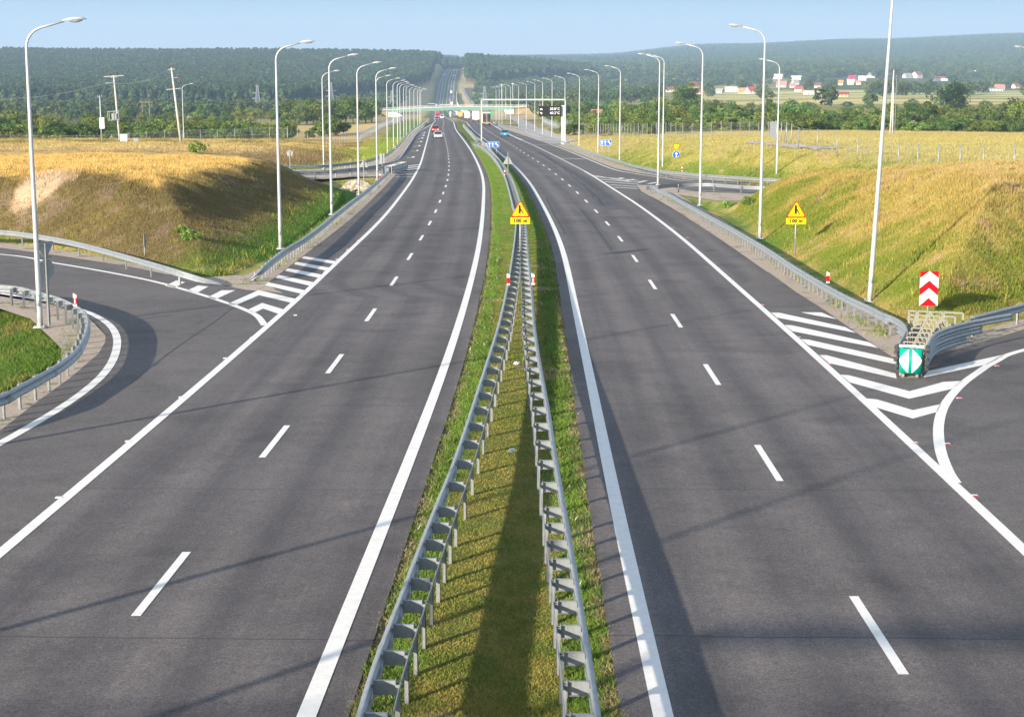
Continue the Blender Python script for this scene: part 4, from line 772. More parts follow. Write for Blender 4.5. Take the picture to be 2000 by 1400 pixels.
for a, c, py0, py1, lab in ((834, 848, 203.8, 209.6, 'dark'), (857.5, 879, 205.6, 208.8, 'dark')):
    x0, z0 = bp(a, py1); x1, z1 = bp(c, py0); mb = MB_()
    mb.box((x0+x1)/2, 11.2, (z0+z1)/2+.3, x1-x0, .15, z1-z0); link('sign_back', mb.mesh('sign_back', m_alub), o)
    mb = MB_(); n = 7
    for k in range(n): x = x0+(x1-x0)*(k+.5)/n; mb.box(x, 10.9, (z0+z1)/2-.2, .35, .3, z1-z0)
    mb.bar((x0, 10.9, z0+.3), (x1, 10.9, z0+.3), .3, .3); link('sign_bracket', mb.mesh('sign_bracket', m_dark), o)
# retaining walls on the far climb
def wallstrip(name, label, cat, pts, h, mt, th=.5):
    o = thing(name, label, cat, (pts[0][0], pts[0][1], 0)); mb = MB_()
    for a, c in zip(pts[:-1], pts[1:]):
        za, zc = a[2], c[2]; ox, oy = pts[0][:2]; vs = [(a[0]-ox, a[1]-oy, za-1), (c[0]-ox, c[1]-oy, zc-1), (c[0]-ox, c[1]-oy, zc+h), (a[0]-ox, a[1]-oy, za+h)]; vs += [(x+th, y, z) for x, y, z in vs]
        mb.add(vs, [(0,1,2,3),(4,7,6,5),(3,2,6,7),(0,4,5,1),(1,5,6,2),(0,3,7,4)])
    link('wall_panel', mb.mesh('wall_panel', mt), o)
wallstrip('noise_barrier', 'pale barrier wall climbing beside the far right carriageway beyond the overpass', 'barrier', [(float(XRo(Y)+d_), Y, float(zr(Y))) for Y, d_ in ((1500, 9), (1800, 6), (2000, 5), (2100, 4.5), (2180, 4))], 3.2, m_concw)
wallstrip('noise_barrier', 'darker barrier higher up the far right cutting', 'barrier', [(float(XRo(Y)+d_), Y, float(zr(Y))+3) for Y, d_ in ((1750, 26), (1950, 20), (2150, 14), (2260, 10))], 4.0, m_zincd)

o = thing('overpass_bridge', 'road overpass the picture is taken from, with an added beam casting a shadow band', 'bridge', (0, -4.3, 6.2)); L_ = 90
link('deck', MB_().box(0, 0, -.55, L_, 9.2, 1.1).mesh('deck', m_conc), o)
for y in (-4.5, 4.5):
    mb = MB_(); [mb.box(x, y, .55, .06, .06, 1.1) for x in np.arange(-L_/2, L_/2, 2)]; [mb.box(0, y, z, L_, .06, .07) for z in (.4, .75, 1.08)]; link('railing', mb.mesh('railing', m_zinc), o)
for x in (-24, 0, 26): link('pier', MB_().box(x, -1, -3.6, .9, 3, 5.2).mesh('pier', m_conc), o)
mb = MB_(); mb.box(-10.5, 3.3, 2.63, 15.6, .22, .30); [mb.box(x, 3.3, 1.25, .16, .16, 2.6) for x in (-18.2, -3)]; link('shadow_beam', mb.mesh('shadow_beam', m_zinc), o)  # unseen beam, added to throw a band of shadow across the right lanes

# ------------------------------------------------------------------ culvert under the far left slip road
p0 = G(697, 366.5); o = thing('stone_culvert', 'pale stone culvert mouth in the green ditch below the far left slip road', 'culvert', (p0.x, p0.y, p0.z-1.0)); m_stone, nt, b = new_mat('fieldstone'); tc = nt.nodes.new('ShaderNodeTexCoord'); vo = nd(nt, 'ShaderNodeTexVoronoi', i_Scale=3.2); nt.links.new(tc.outputs['Object'], vo.inputs['Vector'])
nt.links.new(ramp(nt, vo.outputs['Distance'], .1, .6, (.58,.5,.4), (.26,.22,.17)), b.inputs['Base Color']); b.inputs['Roughness'].default_value = .95; bump(nt, b, vo.outputs['Distance'], 1, .1)
mb = MB_(); N_ = 14; out = []; inn = []
for k in range(N_+1):
    a = math.pi*k/N_; out.append((-1.55*math.cos(a), .35+1.35*math.sin(a)**.8)); inn.append((-.62*math.cos(a), -.1+.95*math.sin(a)))
for k in range(N_):
    q = [(*out[k],), (*out[k+1],), (*inn[k+1],), (*inn[k],)]
    mb.prism([(x, z) for x, z in q], -.1, .55)
link('headwall', mb.mesh('headwall', m_stone), o); mb = MB_(); mb.tube([(0, .45, .3), (0, 3, .3)], .66, 14, False); mb.box(0, 2.9, .3, 1.5, .05, 1.5); link('pipe', mb.mesh('pipe', m_dark), o)
mb = MB_()
for k in range(16): x = random.uniform(-1.8, 1.6); mb.box(x, random.uniform(-.9, .2), .35+random.uniform(0, .2)+abs(x)*.25, .35, .3, .25, 0, Matrix.Rotation(random.random(), 4, 'Z'))
link('loose_stones', mb.mesh('loose_stones', m_stone), o)
# ------------------------------------------------------------------ power poles, pylons, cabinets
def at_g(px, py, Y, sink=0.): p = AT(px, py, Y); return p.x, Y, min(p.z, gz(p.x, Y))-sink
def ins(mb, x, y, z, h=.35): mb.tube([(x, y, z), (x, y, z+h*.3), (x, y, z+h*.35), (x, y, z+h*.6), (x, y, z+h*.65), (x, y, z+h)], [.05, .05, .12, .12, .09, .06], 8)
x, y, z = at_g(235, 283, 262); o = thing('power_pole', 'pale concrete power pole with crossarm, insulators and transformer cage beside the white cabinet', 'power pole', (x, y, z), 0, 'concrete power poles'); Hh = AT(226, 147, y).z-z; o.rotation_euler = (0, R(-3.2), 0)
mb = MB_(); mb.tube([(0, 0, -.5), (0, 0, Hh*.5), (0, 0, Hh)], [.21, .16, .11], 10); link('pole', mb.mesh('pole', m_conc, True), o)
mb = MB_(); mb.box(0, 0, Hh-.15, 3.1, .14, .14); mb.box(0, 0, Hh-.3, 1.1, .3, .08); mb.box(-.6, 0, Hh-1.15, 1.5, .1, .1); link('crossarm', mb.mesh('crossarm', m_zinc), o)
mb = MB_(); [ins(mb, a, 0, Hh-.08, .5) for a in (-.5, 0, .5)]; [ins(mb, a, -.1, Hh-4.1, .5) for a in (-.9, -.35, .5)]; link('insulators', mb.mesh('insulators', m_rust, True), o)
mb = MB_(); z0 = Hh*.36
for zz_ in (z0, z0+1.35):
    for a, c in (((-1.4, -.5), (.3, -.5)), ((-1.4, .5), (.3, .5)), ((-1.4, -.5), (-1.4, .5)), ((.3, -.5), (.3, .5))): mb.bar((*a, zz_), (*c, zz_), .07)
for a in (-1.4, -.5, .3):
    for c in (-.5, .5): mb.bar((a, c, z0), (a, c, z0+1.35), .06)
mb.bar((-.2, 0, z0-.9), (.3, -.4, z0), .08); link('platform_cage', mb.mesh('platform_cage', m_zinc), o); mb = MB_(); mb.box(-.45, 0, z0+.55, .8, .7, .9); mb.box(-.45, -.38, z0+.5, .6, .06, .7); link('transformer', mb.mesh('transformer', m_zincd), o)
x2, y2, z2 = at_g(354, 281, 250); o = thing('power_pole', 'leaning concrete power pole with brown switchgear, second pole from the left', 'power pole', (x2, y2, z2), 0, 'concrete power poles'); H2 = AT(340, 132, y2).z-z2; o.rotation_euler = (0, R(-5.5), 0)
mb = MB_(); mb.tube([(0, 0, -.5), (0, 0, H2*.5), (0, 0, H2)], [.23, .17, .12], 10); link('pole', mb.mesh('pole', m_conc, True), o)
mb = MB_(); mb.box(0, 0, H2-.25, 1.0, .14, .12); mb.box(-.05, 0, H2-3.1, 2.2, .12, .12); mb.box(.5, 0, H2-1.5, 1.3, .1, .08); link('crossarm', mb.mesh('crossarm', m_zinc), o); mb = MB_(); [ins(mb, a, 0, H2-.1, .45) for a in (-.25, .05, .3)]; mb.box(.95, 0, H2-1.75, .35, .35, .7); link('insulators', mb.mesh('insulators', m_rust), o)
x3, y3, z3 = at_g(1741, 265, 290); o = thing('power_pole', 'tall weathered concrete power pole in the golden field behind the nearest right lamp', 'power pole', (x3, y3, z3), 0, 'concrete power poles'); H3 = AT(1745, 137, y3).z-z3
mb = MB_(); mb.tube([(-.25, 0, -.5), (-.02, 0, H3)], [.18, .1], 8); mb.tube([(.2, 0, -.5), (.02, 0, H3*.8)], [.16, .1], 8); link('pole', mb.mesh('pole', m_conc, True), o); mb = MB_(); mb.box(.1, 0, H3-.1, 1.3, .12, .12); mb.box(-1.0, 0, H3-2.1, .3, .3, .6); link('crossarm', mb.mesh('crossarm', m_rust), o); mb = MB_(); mb.tube([(.55, 0, -.3), (.5, 0, H3-.8)], .05, 6); link('conduit', mb.mesh('conduit', m_zinc), o)
o = thing('power_line', 'thin overhead wires running from the left frame edge to both concrete poles', 'power line', (0, 0, 0)); mb = MB_()
def wire(a, b, sag, n=16): mb.tube([Vector(a).lerp(Vector(b), k/n)-Vector((0, 0, sag*4*(k/n)*(1-k/n))) for k in range(n+1)], .011, 4, False)
pt1 = Vector((x-.7, y, z+Hh-.1)); pt2 = Vector((x2-1.3, y2, z2+H2-.1)); L0 = AT(-60, 190, 330)
for d_ in (-.45, 0, .45): wire(pt1+Vector((d_-.6, 0, -1)), pt2+Vector((d_*.6, 0, -.2)), .9); wire(L0+Vector((d_, 0, d_*.4)), pt1+Vector((d_-.6, 0, -1)), 1.2)
link('wire', mb.mesh('wire', m_zincd), o)
x, y, z = at_g(199, 283, 255); o = thing('weather_mast', 'slim weather mast with a white box and small sensor arms left of the concrete pole', 'mast', (x, y, z)); H_m = AT(199, 190, y).z-z
mb = MB_(); mb.tube([(0, 0, -.5), (0, 0, H_m)], .09, 8); mb.tube([(-.3, 0, H_m), (.3, 0, H_m)], .03, 6)
for a in (-.3, 0, .3): mb.tube([(a, 0, H_m), (a, 0, H_m+.3)], .04, 6)
link('pole', mb.mesh('pole', m_alu, True), o); mb = MB_(); mb.box(.2, -.1, AT(0, 241, y).z-z, .72, .4, 1.6); mb.box(.2, -.1, AT(0, 230.5, y).z-z, .8, .46, .06); link('cabinet_box', mb.mesh('cabinet_box', m_white), o)
x, y, z = at_g(243, 284, 250); o = thing('utility_cabinet', 'tall white utility cabinet standing in dry grass beside the concrete pole', 'cabinet', (x, y, z)); mb = MB_(); mb.box(0, 0, .78, 1.05, .6, 1.56); mb.box(0, 0, 1.6, 1.15, .7, .07); link('housing', mb.mesh('housing', pm('cabinet_white', (.68,.70,.62), .6, 0, 1, .06)), o); mb = MB_(); mb.box(-.26, -.305, .8, .47, .02, 1.35); mb.box(.26, -.305, .8, .47, .02, 1.35); link('door', mb.mesh('door', m_white), o)
x, y, z = at_g(266.5, 281, 250); o = thing('utility_cabinet', 'small grey utility cabinet right of the tall white one', 'cabinet', (x, y, z)); mb = MB_(); mb.box(0, 0, .4, .75, .5, .8); mb.box(0, 0, .82, .82, .56, .05); link('housing', mb.mesh('housing', m_zinc), o); mb = MB_(); mb.box(0, -.255, .4, .6, .02, .66); link('door', mb.mesh('door', m_zincd), o)
x, y, z = at_g(286, 238, 700); o = thing('wooden_pylon', 'two-legged wooden power pylon above the thicket in front of the pine forest', 'power pole', (x, y, z)); H_ = AT(286, 200, y).z-z
mb = MB_()
for s in (-1, 1): mb.tube([(s*1.5, 0, 0), (s*1.5, 0, H_+(1.2 if s > 0 else .6))], [.2, .14], 6)
mb.box(0, 0, H_, 5.8, .2, .2); link('frame', mb.mesh('frame', m_wood), o)
def pylon(label, px, pyt, pyb, Y):
    x = AT(px, 0, Y).x; z = min(AT(px, pyb, Y).z, gz(x, Y)); H = AT(px, pyt, Y).z-z; o = thing('lattice_pylon', label, 'pylon', (x, Y, z), .25, 'steel lattice pylons'); mb = MB_(); n = 9; t = .14+Y*1.1e-4
    wd = lambda h: 2.6*(1-h/H)**1.2*(H/26)+.55
    for k in range(n):
        h0, h1 = H*k/n, H*(k+1)/n; a, c = wd(h0), wd(h1); q0 = [(-a, -a, h0), (a, -a, h0), (a, a, h0), (-a, a, h0)]; q1 = [(-c, -c, h1), (c, -c, h1), (c, c, h1), (-c, c, h1)]
        for i in range(4): mb.bar(q0[i], q1[i], t*1.3); mb.bar(q0[i], q1[(i+1) % 4], t); mb.bar(q0[(i+1) % 4], q1[i], t); mb.bar(q1[i], q1[(i+1) % 4], t)
    link('tower', mb.mesh('tower', m_zinc), o); mb = MB_()
    for h, w in ((H*.55, 5.6), (H*.74, 4.4), (H*.98, 1.6)):
        for s in (-1, 1): mb.bar((0, -.4, h), (s*w*H/26, 0, h+.2), t*1.2); mb.bar((0, .4, h), (s*w*H/26, 0, h+.2), t*1.2); mb.bar((0, 0, h+1.2), (s*w*H/26, 0, h+.2), t)
    link('crossarm', mb.mesh('crossarm', m_zinc), o)
pylon('steel lattice pylon before the dark pine forest, beside the red-roofed house', 498, 168, 219, 1150); pylon('steel lattice pylon behind the third left lamp, before the pine forest', 643, 163, 216, 1250); pylon('steel lattice pylon in bushes left of the overpass, behind the left lamp row', 763, 179, 213, 1400); pylon('steel lattice pylon right of the highway behind the far right lamps', 946, 170, 212, 1350)

# ------------------------------------------------------------------ wire fences
def mesh_mat(name, a):
  m_mesh, nt, b = new_mat(name); tr = nt.nodes.new('ShaderNodeBsdfTransparent'); mx = nt.nodes.new('ShaderNodeMixShader'); b.inputs['Base Color'].default_value = (.30,.31,.31,1); mx.inputs[0].default_value = a
  nt.links.new(tr.outputs[0], mx.inputs[1]); nt.links.new(b.outputs[0], mx.inputs[2]); nt.links.new(mx.outputs[0], nt.nodes['Material Output'].inputs[0]); return m_mesh
m_mesh, m_meshd = mesh_mat('fence_mesh', .05), mesh_mat('dense_fence_mesh', .22)
def fence(label, pts, step, h, r=.035, braces=(), mm=None):
    P, L = resample([np.array(p, float) for p in pts], step); o = thing('wire_fence', label, 'fence', (P[0][0], P[0][1], gz(P[0][0], P[0][1])), 0, 'wire fences around the fields'); O = o.location
    mb = MB_(); mb.tube([(0, 0, -.3), (0, 0, h)], r, 6); me = mb.mesh('post', m_zinc, True); Z = [gz(p[0], p[1]) for p in P]; rest = MB_()
    for i, p in enumerate(P):
        if i < 95: link('post', me, o, (p[0]-O.x, p[1]-O.y, Z[i]-O.z))
        else: rest.box(p[0]-O.x, p[1]-O.y, Z[i]-O.z+h/2, .07, .07, h)
    if rest.v: link('post', rest.mesh('post', m_zinc), o)['kind'] = 'stuff'
    for i in braces:
        mb = MB_()
        for d_ in (-1, 1): q = P[min(max(i+d_, 0), len(P)-1)]; dv = (q-P[i])/max(np.linalg.norm(q-P[i]), .1)*1.6; mb.tube([(P[i][0]-O.x, P[i][1]-O.y, Z[i]-O.z+h*.85), (P[i][0]+dv[0]-O.x, P[i][1]+dv[1]-O.y, Z[i]-O.z)], r, 5)
        link('brace', mb.mesh('brace', m_zinc), o)
    mb = MB_(); vs = []
    for p, z_ in zip(P, Z): vs += [(p[0]-O.x, p[1]-O.y, z_-O.z+.05), (p[0]-O.x, p[1]-O.y, z_-O.z+h-.1)]
    mb.add(vs, [(2*i, 2*i+2, 2*i+3, 2*i+1) for i in range(len(P)-1)]); link('wire_mesh', mb.mesh('wire_mesh', mm or m_mesh), o)
    mb = MB_()
    for z0 in (.1, h*.5, h-.1):
        for i in range(len(P)-1): mb.bar((P[i][0]-O.x, P[i][1]-O.y, Z[i]-O.z+z0), (P[i+1][0]-O.x, P[i+1][1]-O.y, Z[i+1]-O.z+z0), .012)
    link('strand', mb.mesh('strand', m_zincd), o)
fence('wire fence in front of the left thicket, running behind the cabinets', [AT(-120, 0, 300)[:2], AT(126, 0, 292)[:2], AT(380, 0, 286)[:2], AT(555, 0, 280)[:2]], 3.2, 2.35, .04, (10,))
fence('denser wire fence descending right of the left thicket beside the yellow field', [AT(556, 0, 280)[:2], AT(640, 0, 292)[:2], AT(700, 0, 330)[:2], AT(735, 0, 420)[:2], AT(766, 0, 560)[:2], AT(784, 0, 760)[:2]], 3.0, 2.2, .045, (), m_meshd)
fence('wire fence along the top of the right slope before the service road', [AT(1060, 0, 560)[:2], AT(1090, 0, 430)[:2], AT(1150, 0, 340)[:2], AT(1240, 0, 290)[:2], AT(1330, 0, 262)[:2], AT(1430, 0, 248)[:2], AT(1510, 0, 236)[:2], AT(1523, 0, 196)[:2]], 2.9, 2.3, .04, (60,))
fence('wide-spaced wire fence on the right hilltop before the golden field', [AT(1524, 0, 195)[:2], AT(1563, 0, 178)[:2], AT(1735, 0, 160)[:2], AT(1945, 0, 138)[:2], AT(2300, 0, 118)[:2]], 4.4, 2.3, .05, (2,))

# ------------------------------------------------------------------ vehicles
WH = {}
def wheel(o, x, y, r, w=.2, parts=True):
    k = (r, w)
    if k not in WH:
        a = MB_(); a.tube([(-w/2, 0, 0), (w/2, 0, 0)], r, 14); c = MB_(); c.tube([(-w/2-.01, 0, 0), (w/2+.01, 0, 0)], r*.58, 10); WH[k] = (a.mesh('tyre', m_tyre, True), c.mesh('rim', m_chrome))
    t = link('wheel', WH[k][0], o, (x, y, r)); link('rim', WH[k][1], t)
def road_rot(f, Y): return -math.atan((float(f(Y+3))-float(f(Y-3)))/6)
def car(label, X, Y, col, rz, kind='sedan', z=None, lights=True):
    z = float(zr(Y))+.01 if z is None else z; o = thing('car' if kind != 'van' else 'van', label, 'car' if kind != 'van' else 'van', (X, Y, z), rz, 'cars on the highway'); body = pm('car_paint', col, .25, .25); L, Wd = 4.3, 1.74
    # side profile, nose at -y
    low = [(-2.15,.28),(-2.17,.55),(-2.05,.72),(-1.0,.92),(1.55,.98),(2.08,.92),(2.15,.55),(2.1,.28)]; cab = [(-1.05,.90),(-.35,1.38),(.55,1.45),(1.15,1.36),(1.75,.95)]
    if kind == 'hatch': low = [(-1.95,.28),(-1.97,.6),(-1.8,.78),(-.95,.95),(1.85,1.0),(1.95,.55),(1.9,.28)]; cab = [(-1.05,.93),(-.3,1.46),(.9,1.5),(1.6,1.42),(1.88,.98)]
    if kind == 'van': low = [(-2.4,.3),(-2.42,.75),(-2.2,1.05),(-1.5,1.2),(2.4,1.2),(2.42,.5),(2.38,.3)]; cab = [(-1.6,1.15),(-.9,1.85),(-.3,2.0),(2.1,2.02),(2.36,1.2)]; Wd = 1.95
    def loft(P, w0, w1, zmin, zmax):
        mb = MB_(); n = len(P); wf = lambda z_: w0+(w1-w0)*(z_-zmin)/(zmax-zmin); vs = [(-wf(z_), y_, z_) for y_, z_ in P]+[(wf(z_), y_, z_) for y_, z_ in P]
        mb.add(vs, [tuple(range(n)), tuple(range(2*n-1, n-1, -1))]+[(i, n+i, n+(i+1) % n, (i+1) % n) for i in range(n)]); return mb
    me = loft(low, Wd/2-.06, Wd/2, .28, 1.0).mesh('body', body); bd = link('body', me, o); bv = bd.modifiers.new('bevel', 'BEVEL'); bv.width = .07; bv.segments = 3
    gl_ = loft(cab, Wd/2-.05, Wd/2-.24, cab[0][1], max(q[1] for q in cab)); g_ = link('windows', gl_.mesh('windows', m_glass), o); n = len(cab)
    mb = MB_(); tp = cab[1:-1]; zt = max(q[1] for q in cab); w_ = Wd/2-.20
    vs = [(-w_, y_, z_+.02) for y_, z_ in tp]+[(w_, y_, z_+.02) for y_, z_ in tp]; mb.add(vs, [(i, i+1, len(tp)+i+1, len(tp)+i) for i in range(len(tp)-1)]); 
    rf = link('roof', mb.mesh('roof', body), o); rf.modifiers.new('thickness', 'SOLIDIFY').thickness = .06
    mb = MB_()
    for s in (-1, 1):
        for (ya, za), (yb_, zb_) in ((cab[0], cab[1]), (cab[-1], cab[-2])): mb.bar((s*(Wd/2-.06), ya, za), (s*(Wd/2-.23), yb_, zb_), .07)
    link('pillar', mb.mesh('pillar', body), o); y_f, y_r = low[1][0], low[-2][0]
    for s in (-1, 1):
        for yy in (y_f+.78, y_r-.82): wheel(o, s*(Wd/2-.12), yy, .32 if kind != 'van' else .36)
        mb = MB_(); mb.box(s*.62, y_f+.03, .64 if kind != 'van' else .85, .38, .12, .16); link('headlight', mb.mesh('headlight', m_lens), o)
        mb = MB_(); mb.box(s*.66, y_r-.03, .80, .32, .12, .17); link('tail_light', mb.mesh('tail_light', m_tail), o)
        mb = MB_(); mb.box(s*(Wd/2+.07), cab[0][0]+.25, 1.0 if kind != 'van' else 1.35, .18, .08, .13); link('mirror', mb.mesh('mirror', body), o)
    mb = MB_(); mb.box(0, y_f-.005, .45, .52, .03, .11); mb.box(0, y_r+.005, .55, .52, .03, .11); link('number_plate', mb.mesh('number_plate', m_white), o)
    mb = MB_(); mb.box(0, y_f, .36, 1.3, .05, .12); link('grille', mb.mesh('grille', m_dark), o); return o
def lorry(label, X, Y, rz, box_col, cab_col, rear=None, H=4.0, L=12.5, parts=True, under='dark'):
    o = thing('lorry', label, 'lorry', (X, Y, float(zr(Y))+.01), rz, 'lorries on the highway'); bm_ = pm('lorry_body', box_col, .5, 0, .5, .04); cm = pm('lorry_cab', cab_col, .35)
    mb = MB_(); mb.box(0, L/2-.1-1.5, 1.1+(H-1.1)/2, 2.5, L-3, H-1.1); bx_ = link('cargo_box', mb.mesh('cargo_box', bm_), o); bv = bx_.modifiers.new('bevel', 'BEVEL'); bv.width = .05
    yr = L-3.1 # rear end face (+y is the direction the nose does not point)
    mb = MB_(); mb.prism([(-L*.0-3.6, .55), (-3.65, 1.5), (-3.45, 2.4), (-3.2, 2.95), (-2.9, 3.1), (-1.75, 3.3), (-1.7, .55)], -1.2, 1.2, 0, 'yz'); cb = link('cab', mb.mesh('cab', cm), o); mb = MB_(); mb.prism([(-3.68, 1.62), (-3.47, 2.42), (-3.3, 2.40), (-3.5, 1.6)], -1.1, 1.1, 0, 'yz'); link('windscreen', mb.mesh('windscreen', m_glass), cb)
    mb = MB_(); mb.box(0, L/2-3, .85, 1.0, L-.5, .3); mb.box(0, yr-.1, .62, 2.3, .14, .14); link('chassis', mb.mesh('chassis', m_dark), o)
    for yy in (-2.9, .6, yr-3.4, yr-2.1): 
        for s in (-1, 1): wheel(o, s*1.05, yy, .5, .32)
    if rear is not None:
        rm = pm('lorry_rear', rear, .5); f_ = link('rear_door', MB_().box(-.6, yr+.02, 1.2+(H-1.3)/2, 1.12, .04, H-1.45).box(.6, yr+.02, 1.2+(H-1.3)/2, 1.12, .04, H-1.45).mesh('rear_door', rm), o)
        mb = MB_(); [mb.tube([(a, yr+.06, 1.25), (a, yr+.06, H-.15)], .025, 5) for a in (-.35, -.1, .1, .35)]; link('locking_bar', mb.mesh('locking_bar', m_zincd), f_)
    for s in (-1, 1): link('tail_light', MB_().box(s*.95, yr, .92, .42, .08, .16).mesh('tail_light', m_tail), o); link('headlight', MB_().box(s*.9, -3.68, .9, .4, .08, .25).mesh('headlight', m_lens), o)
    link('number_plate', MB_().box(0, yr+.04, .9, .9, .03, .16).mesh('number_plate', m_yel), o); return o
RL, RR_ = lambda Y: road_rot(XLm, Y), lambda Y: road_rot(XRm, Y)+math.pi
def xat(px, Y): return AT(px, 240, Y).x
p = G(855, 271); car('silver sedan leading the oncoming traffic in the left lanes', p.x, p.y+2, (.55,.57,.60), RL(p.y))
p = G(850, 258); car('bright red hatchback following the silver sedan', p.x, p.y+2, (.55,.012,.02), RL(p.y), 'hatch')
p = G(985.3, 267); car('turquoise blue car driving away behind the lorries', p.x, p.y+1.5, (.02,.28,.42), RR_(p.y))
car('dark blue car coming uphill in the outer left lane, before the red lorry', xat(854, 800), 800, (.03,.04,.07), RL(800)); car('white van in the inner left lane below the overpass', xat(863.5, 900), 900, (.8,.8,.8), RL(900), 'van'); car('small dark car passing under the overpass beside the red lorry', xat(862.5, 1060), 1060, (.05,.07,.12), RL(1060))
lorry('red lorry with a red cab passing under the overpass', xat(854.5, 1010), 1010, RL(1010), (.6,.03,.05), (.7,.02,.04), None, 3.6, 10)
p = G(948.3, 246); lorry('lorry with black rear doors, nearest of the departing lorries', p.x, p.y+9, RR_(p.y+9), (.62,.55,.42), (.6,.55,.4), (.022,.022,.024), 4.1)
lorry('white curtain-sided lorry directly ahead of the black-backed one', xat(928, 655), 664, RR_(664), (.84,.84,.84), (.8,.8,.8), (.8,.8,.8), 4.1); lorry('white box lorry third in the departing queue', xat(911.3, 815), 824, RR_(824), (.72,.72,.72), (.7,.7,.7), (.74,.74,.74), 3.9)
lorry('orange lorry in the departing queue just before the overpass', xat(898.5, 985), 990, RR_(990), (.72,.33,.05), (.7,.3,.05), (.75,.4,.12), 3.7, 9); lorry('pale box lorry under the overpass, farthest of the queue', xat(889.3, 1130), 1136, RR_(1136), (.75,.74,.7), (.7,.7,.7), (.76,.75,.72), 3.9)
def ysearch(py):
    Y = np.linspace(1200, 2900, 3000); P = (CZ-zr(Y))/Y; yy = 700+FPX*np.tan(np.arctan(P)-TH); return float(Y[np.argmin(np.abs(yy-py))])
for px, py, kind, col, lab in ((881.6, 183.5, 'l', (.8,.8,.8), 'white lorry halfway up the far climb'), (882.3, 206, 'l', (.8,.78,.74), 'white lorry just above the overpass railing on the climb'), (887.8, 151, 'l', (.78,.74,.76), 'white lorry near the top of the far climb'), (886.2, 158.5, 'c', (.8,.8,.8), 'white car below the topmost lorry on the climb'), (878.8, 197.5, 'c', (.7,.72,.75), 'pale car low on the far climb'), (877.3, 185.5, 'c', (.05,.06,.09), 'dark car beside the lorry halfway up the climb'), (882.6, 153.5, 'c', (.03,.04,.06), 'dark car near the top of the far climb'), (887.3, 140, 'l', (.8,.8,.82), 'white lorry at the crest of the far climb'), (891.0, 141, 'c', (.2,.22,.26), 'grey car at the crest of the climb')):
    Y = ysearch(py); x = xat(px, Y)
    (lorry(lab, x, Y, RR_(Y), col, col, col, 4.0, 10) if kind == 'l' else car(lab, x, Y, col, RR_(Y), 'hatch'))
for px, py, kind, col, lab in ((868.6, 149.5, 'l', (.7,.75,.8), 'pale lorry descending the far hill towards the camera'), (876, 139.5, 'c', (.3,.3,.33), 'grey car descending from the crest'), (852.8, 206.5, 'v', (.85,.85,.85), 'white van descending just above the overpass railing')):
    Y = ysearch(py); x = xat(px, Y)
    (lorry(lab, x, Y, RL(Y), col, col, None, 3.8, 10) if kind == 'l' else car(lab, x, Y, col, RL(Y), 'van' if kind == 'v' else 'sedan'))

# ------------------------------------------------------------------ houses
m_pane = pm('window_pane', (.05,.06,.08), .1); m_chim = pm('chimney_brick', (.25,.1,.07), .9)
ROOFS = {'red': (.33,.08,.06), 'bright red': (.45,.06,.05), 'brown': (.16,.08,.06), 'maroon': (.25,.03,.06), 'orange': (.55,.22,.10), 'grey': (.30,.30,.30), 'white': (.68,.68,.68), 'pink': (.50,.20,.18)}
RM = {k: pm('roof_'+k.replace(' ', '_'), v, .8, 0, .8, .2) for k, v in ROOFS.items()}; WALLS = {'white': (.74,.72,.68), 'cream': (.72,.62,.42), 'yellow': (.75,.55,.15), 'grey': (.45,.44,.42)}; WM = {k: pm('wall_'+k, v, .85, 0, .5, .06) for k, v in WALLS.items()}
HOUSES = []
def house(label, px, pyb, w, d, hw_, hr, roof, wall, rz, Y=None, side=True):
    if Y is None: X, Y, z = hit(px, pyb, 500)
    else: X = AT(px, pyb, Y).x; z = gz(X, Y)
    HOUSES.append((px, Y)); k_ = Y/2900 if Y > 1000 else 1; w, d, hw_, hr = w*k_, d*k_, hw_*k_, hr*k_; o = thing('house', label, 'house', (X, Y, z-.5), rz, 'village houses'); hw_ += .5
    mb = MB_(); mb.prism([(-d/2, 0), (d/2, 0), (d/2, hw_), (0, hw_+hr), (-d/2, hw_)], -w/2, w/2, 0, 'yz'); link('wall', mb.mesh('wall', WM[wall]), o)
    mb = MB_(); e = .5; k = hr/(d/2)
    for s in (-1, 1): mb.prism([(0, hw_+hr+.05), (s*(d/2+e), hw_-e*k+.05), (s*(d/2+e), hw_-e*k+.35), (0, hw_+hr+.38)], -w/2-e, w/2+e, 0, 'yz')
    r_ = link('roof', mb.mesh('roof', RM[roof]), o); link('chimney', MB_().box(w*.2, d*.1, hw_+hr+.2, .7, .7, 1.6).mesh('chimney', m_chim), r_)
    n = max(2, int(w/3.2))
    for i in range(n):
        x = -w/2+w*(i+.5)/n; mb = MB_(); mb.box(x, -d/2-.02, hw_*.55, 1.2, .06, 1.5); wf = link('window', mb.mesh('window', m_white), o); link('pane', MB_().box(x, -d/2-.06, hw_*.55, 1.0, .04, 1.3).mesh('pane', m_pane), wf)
    return o
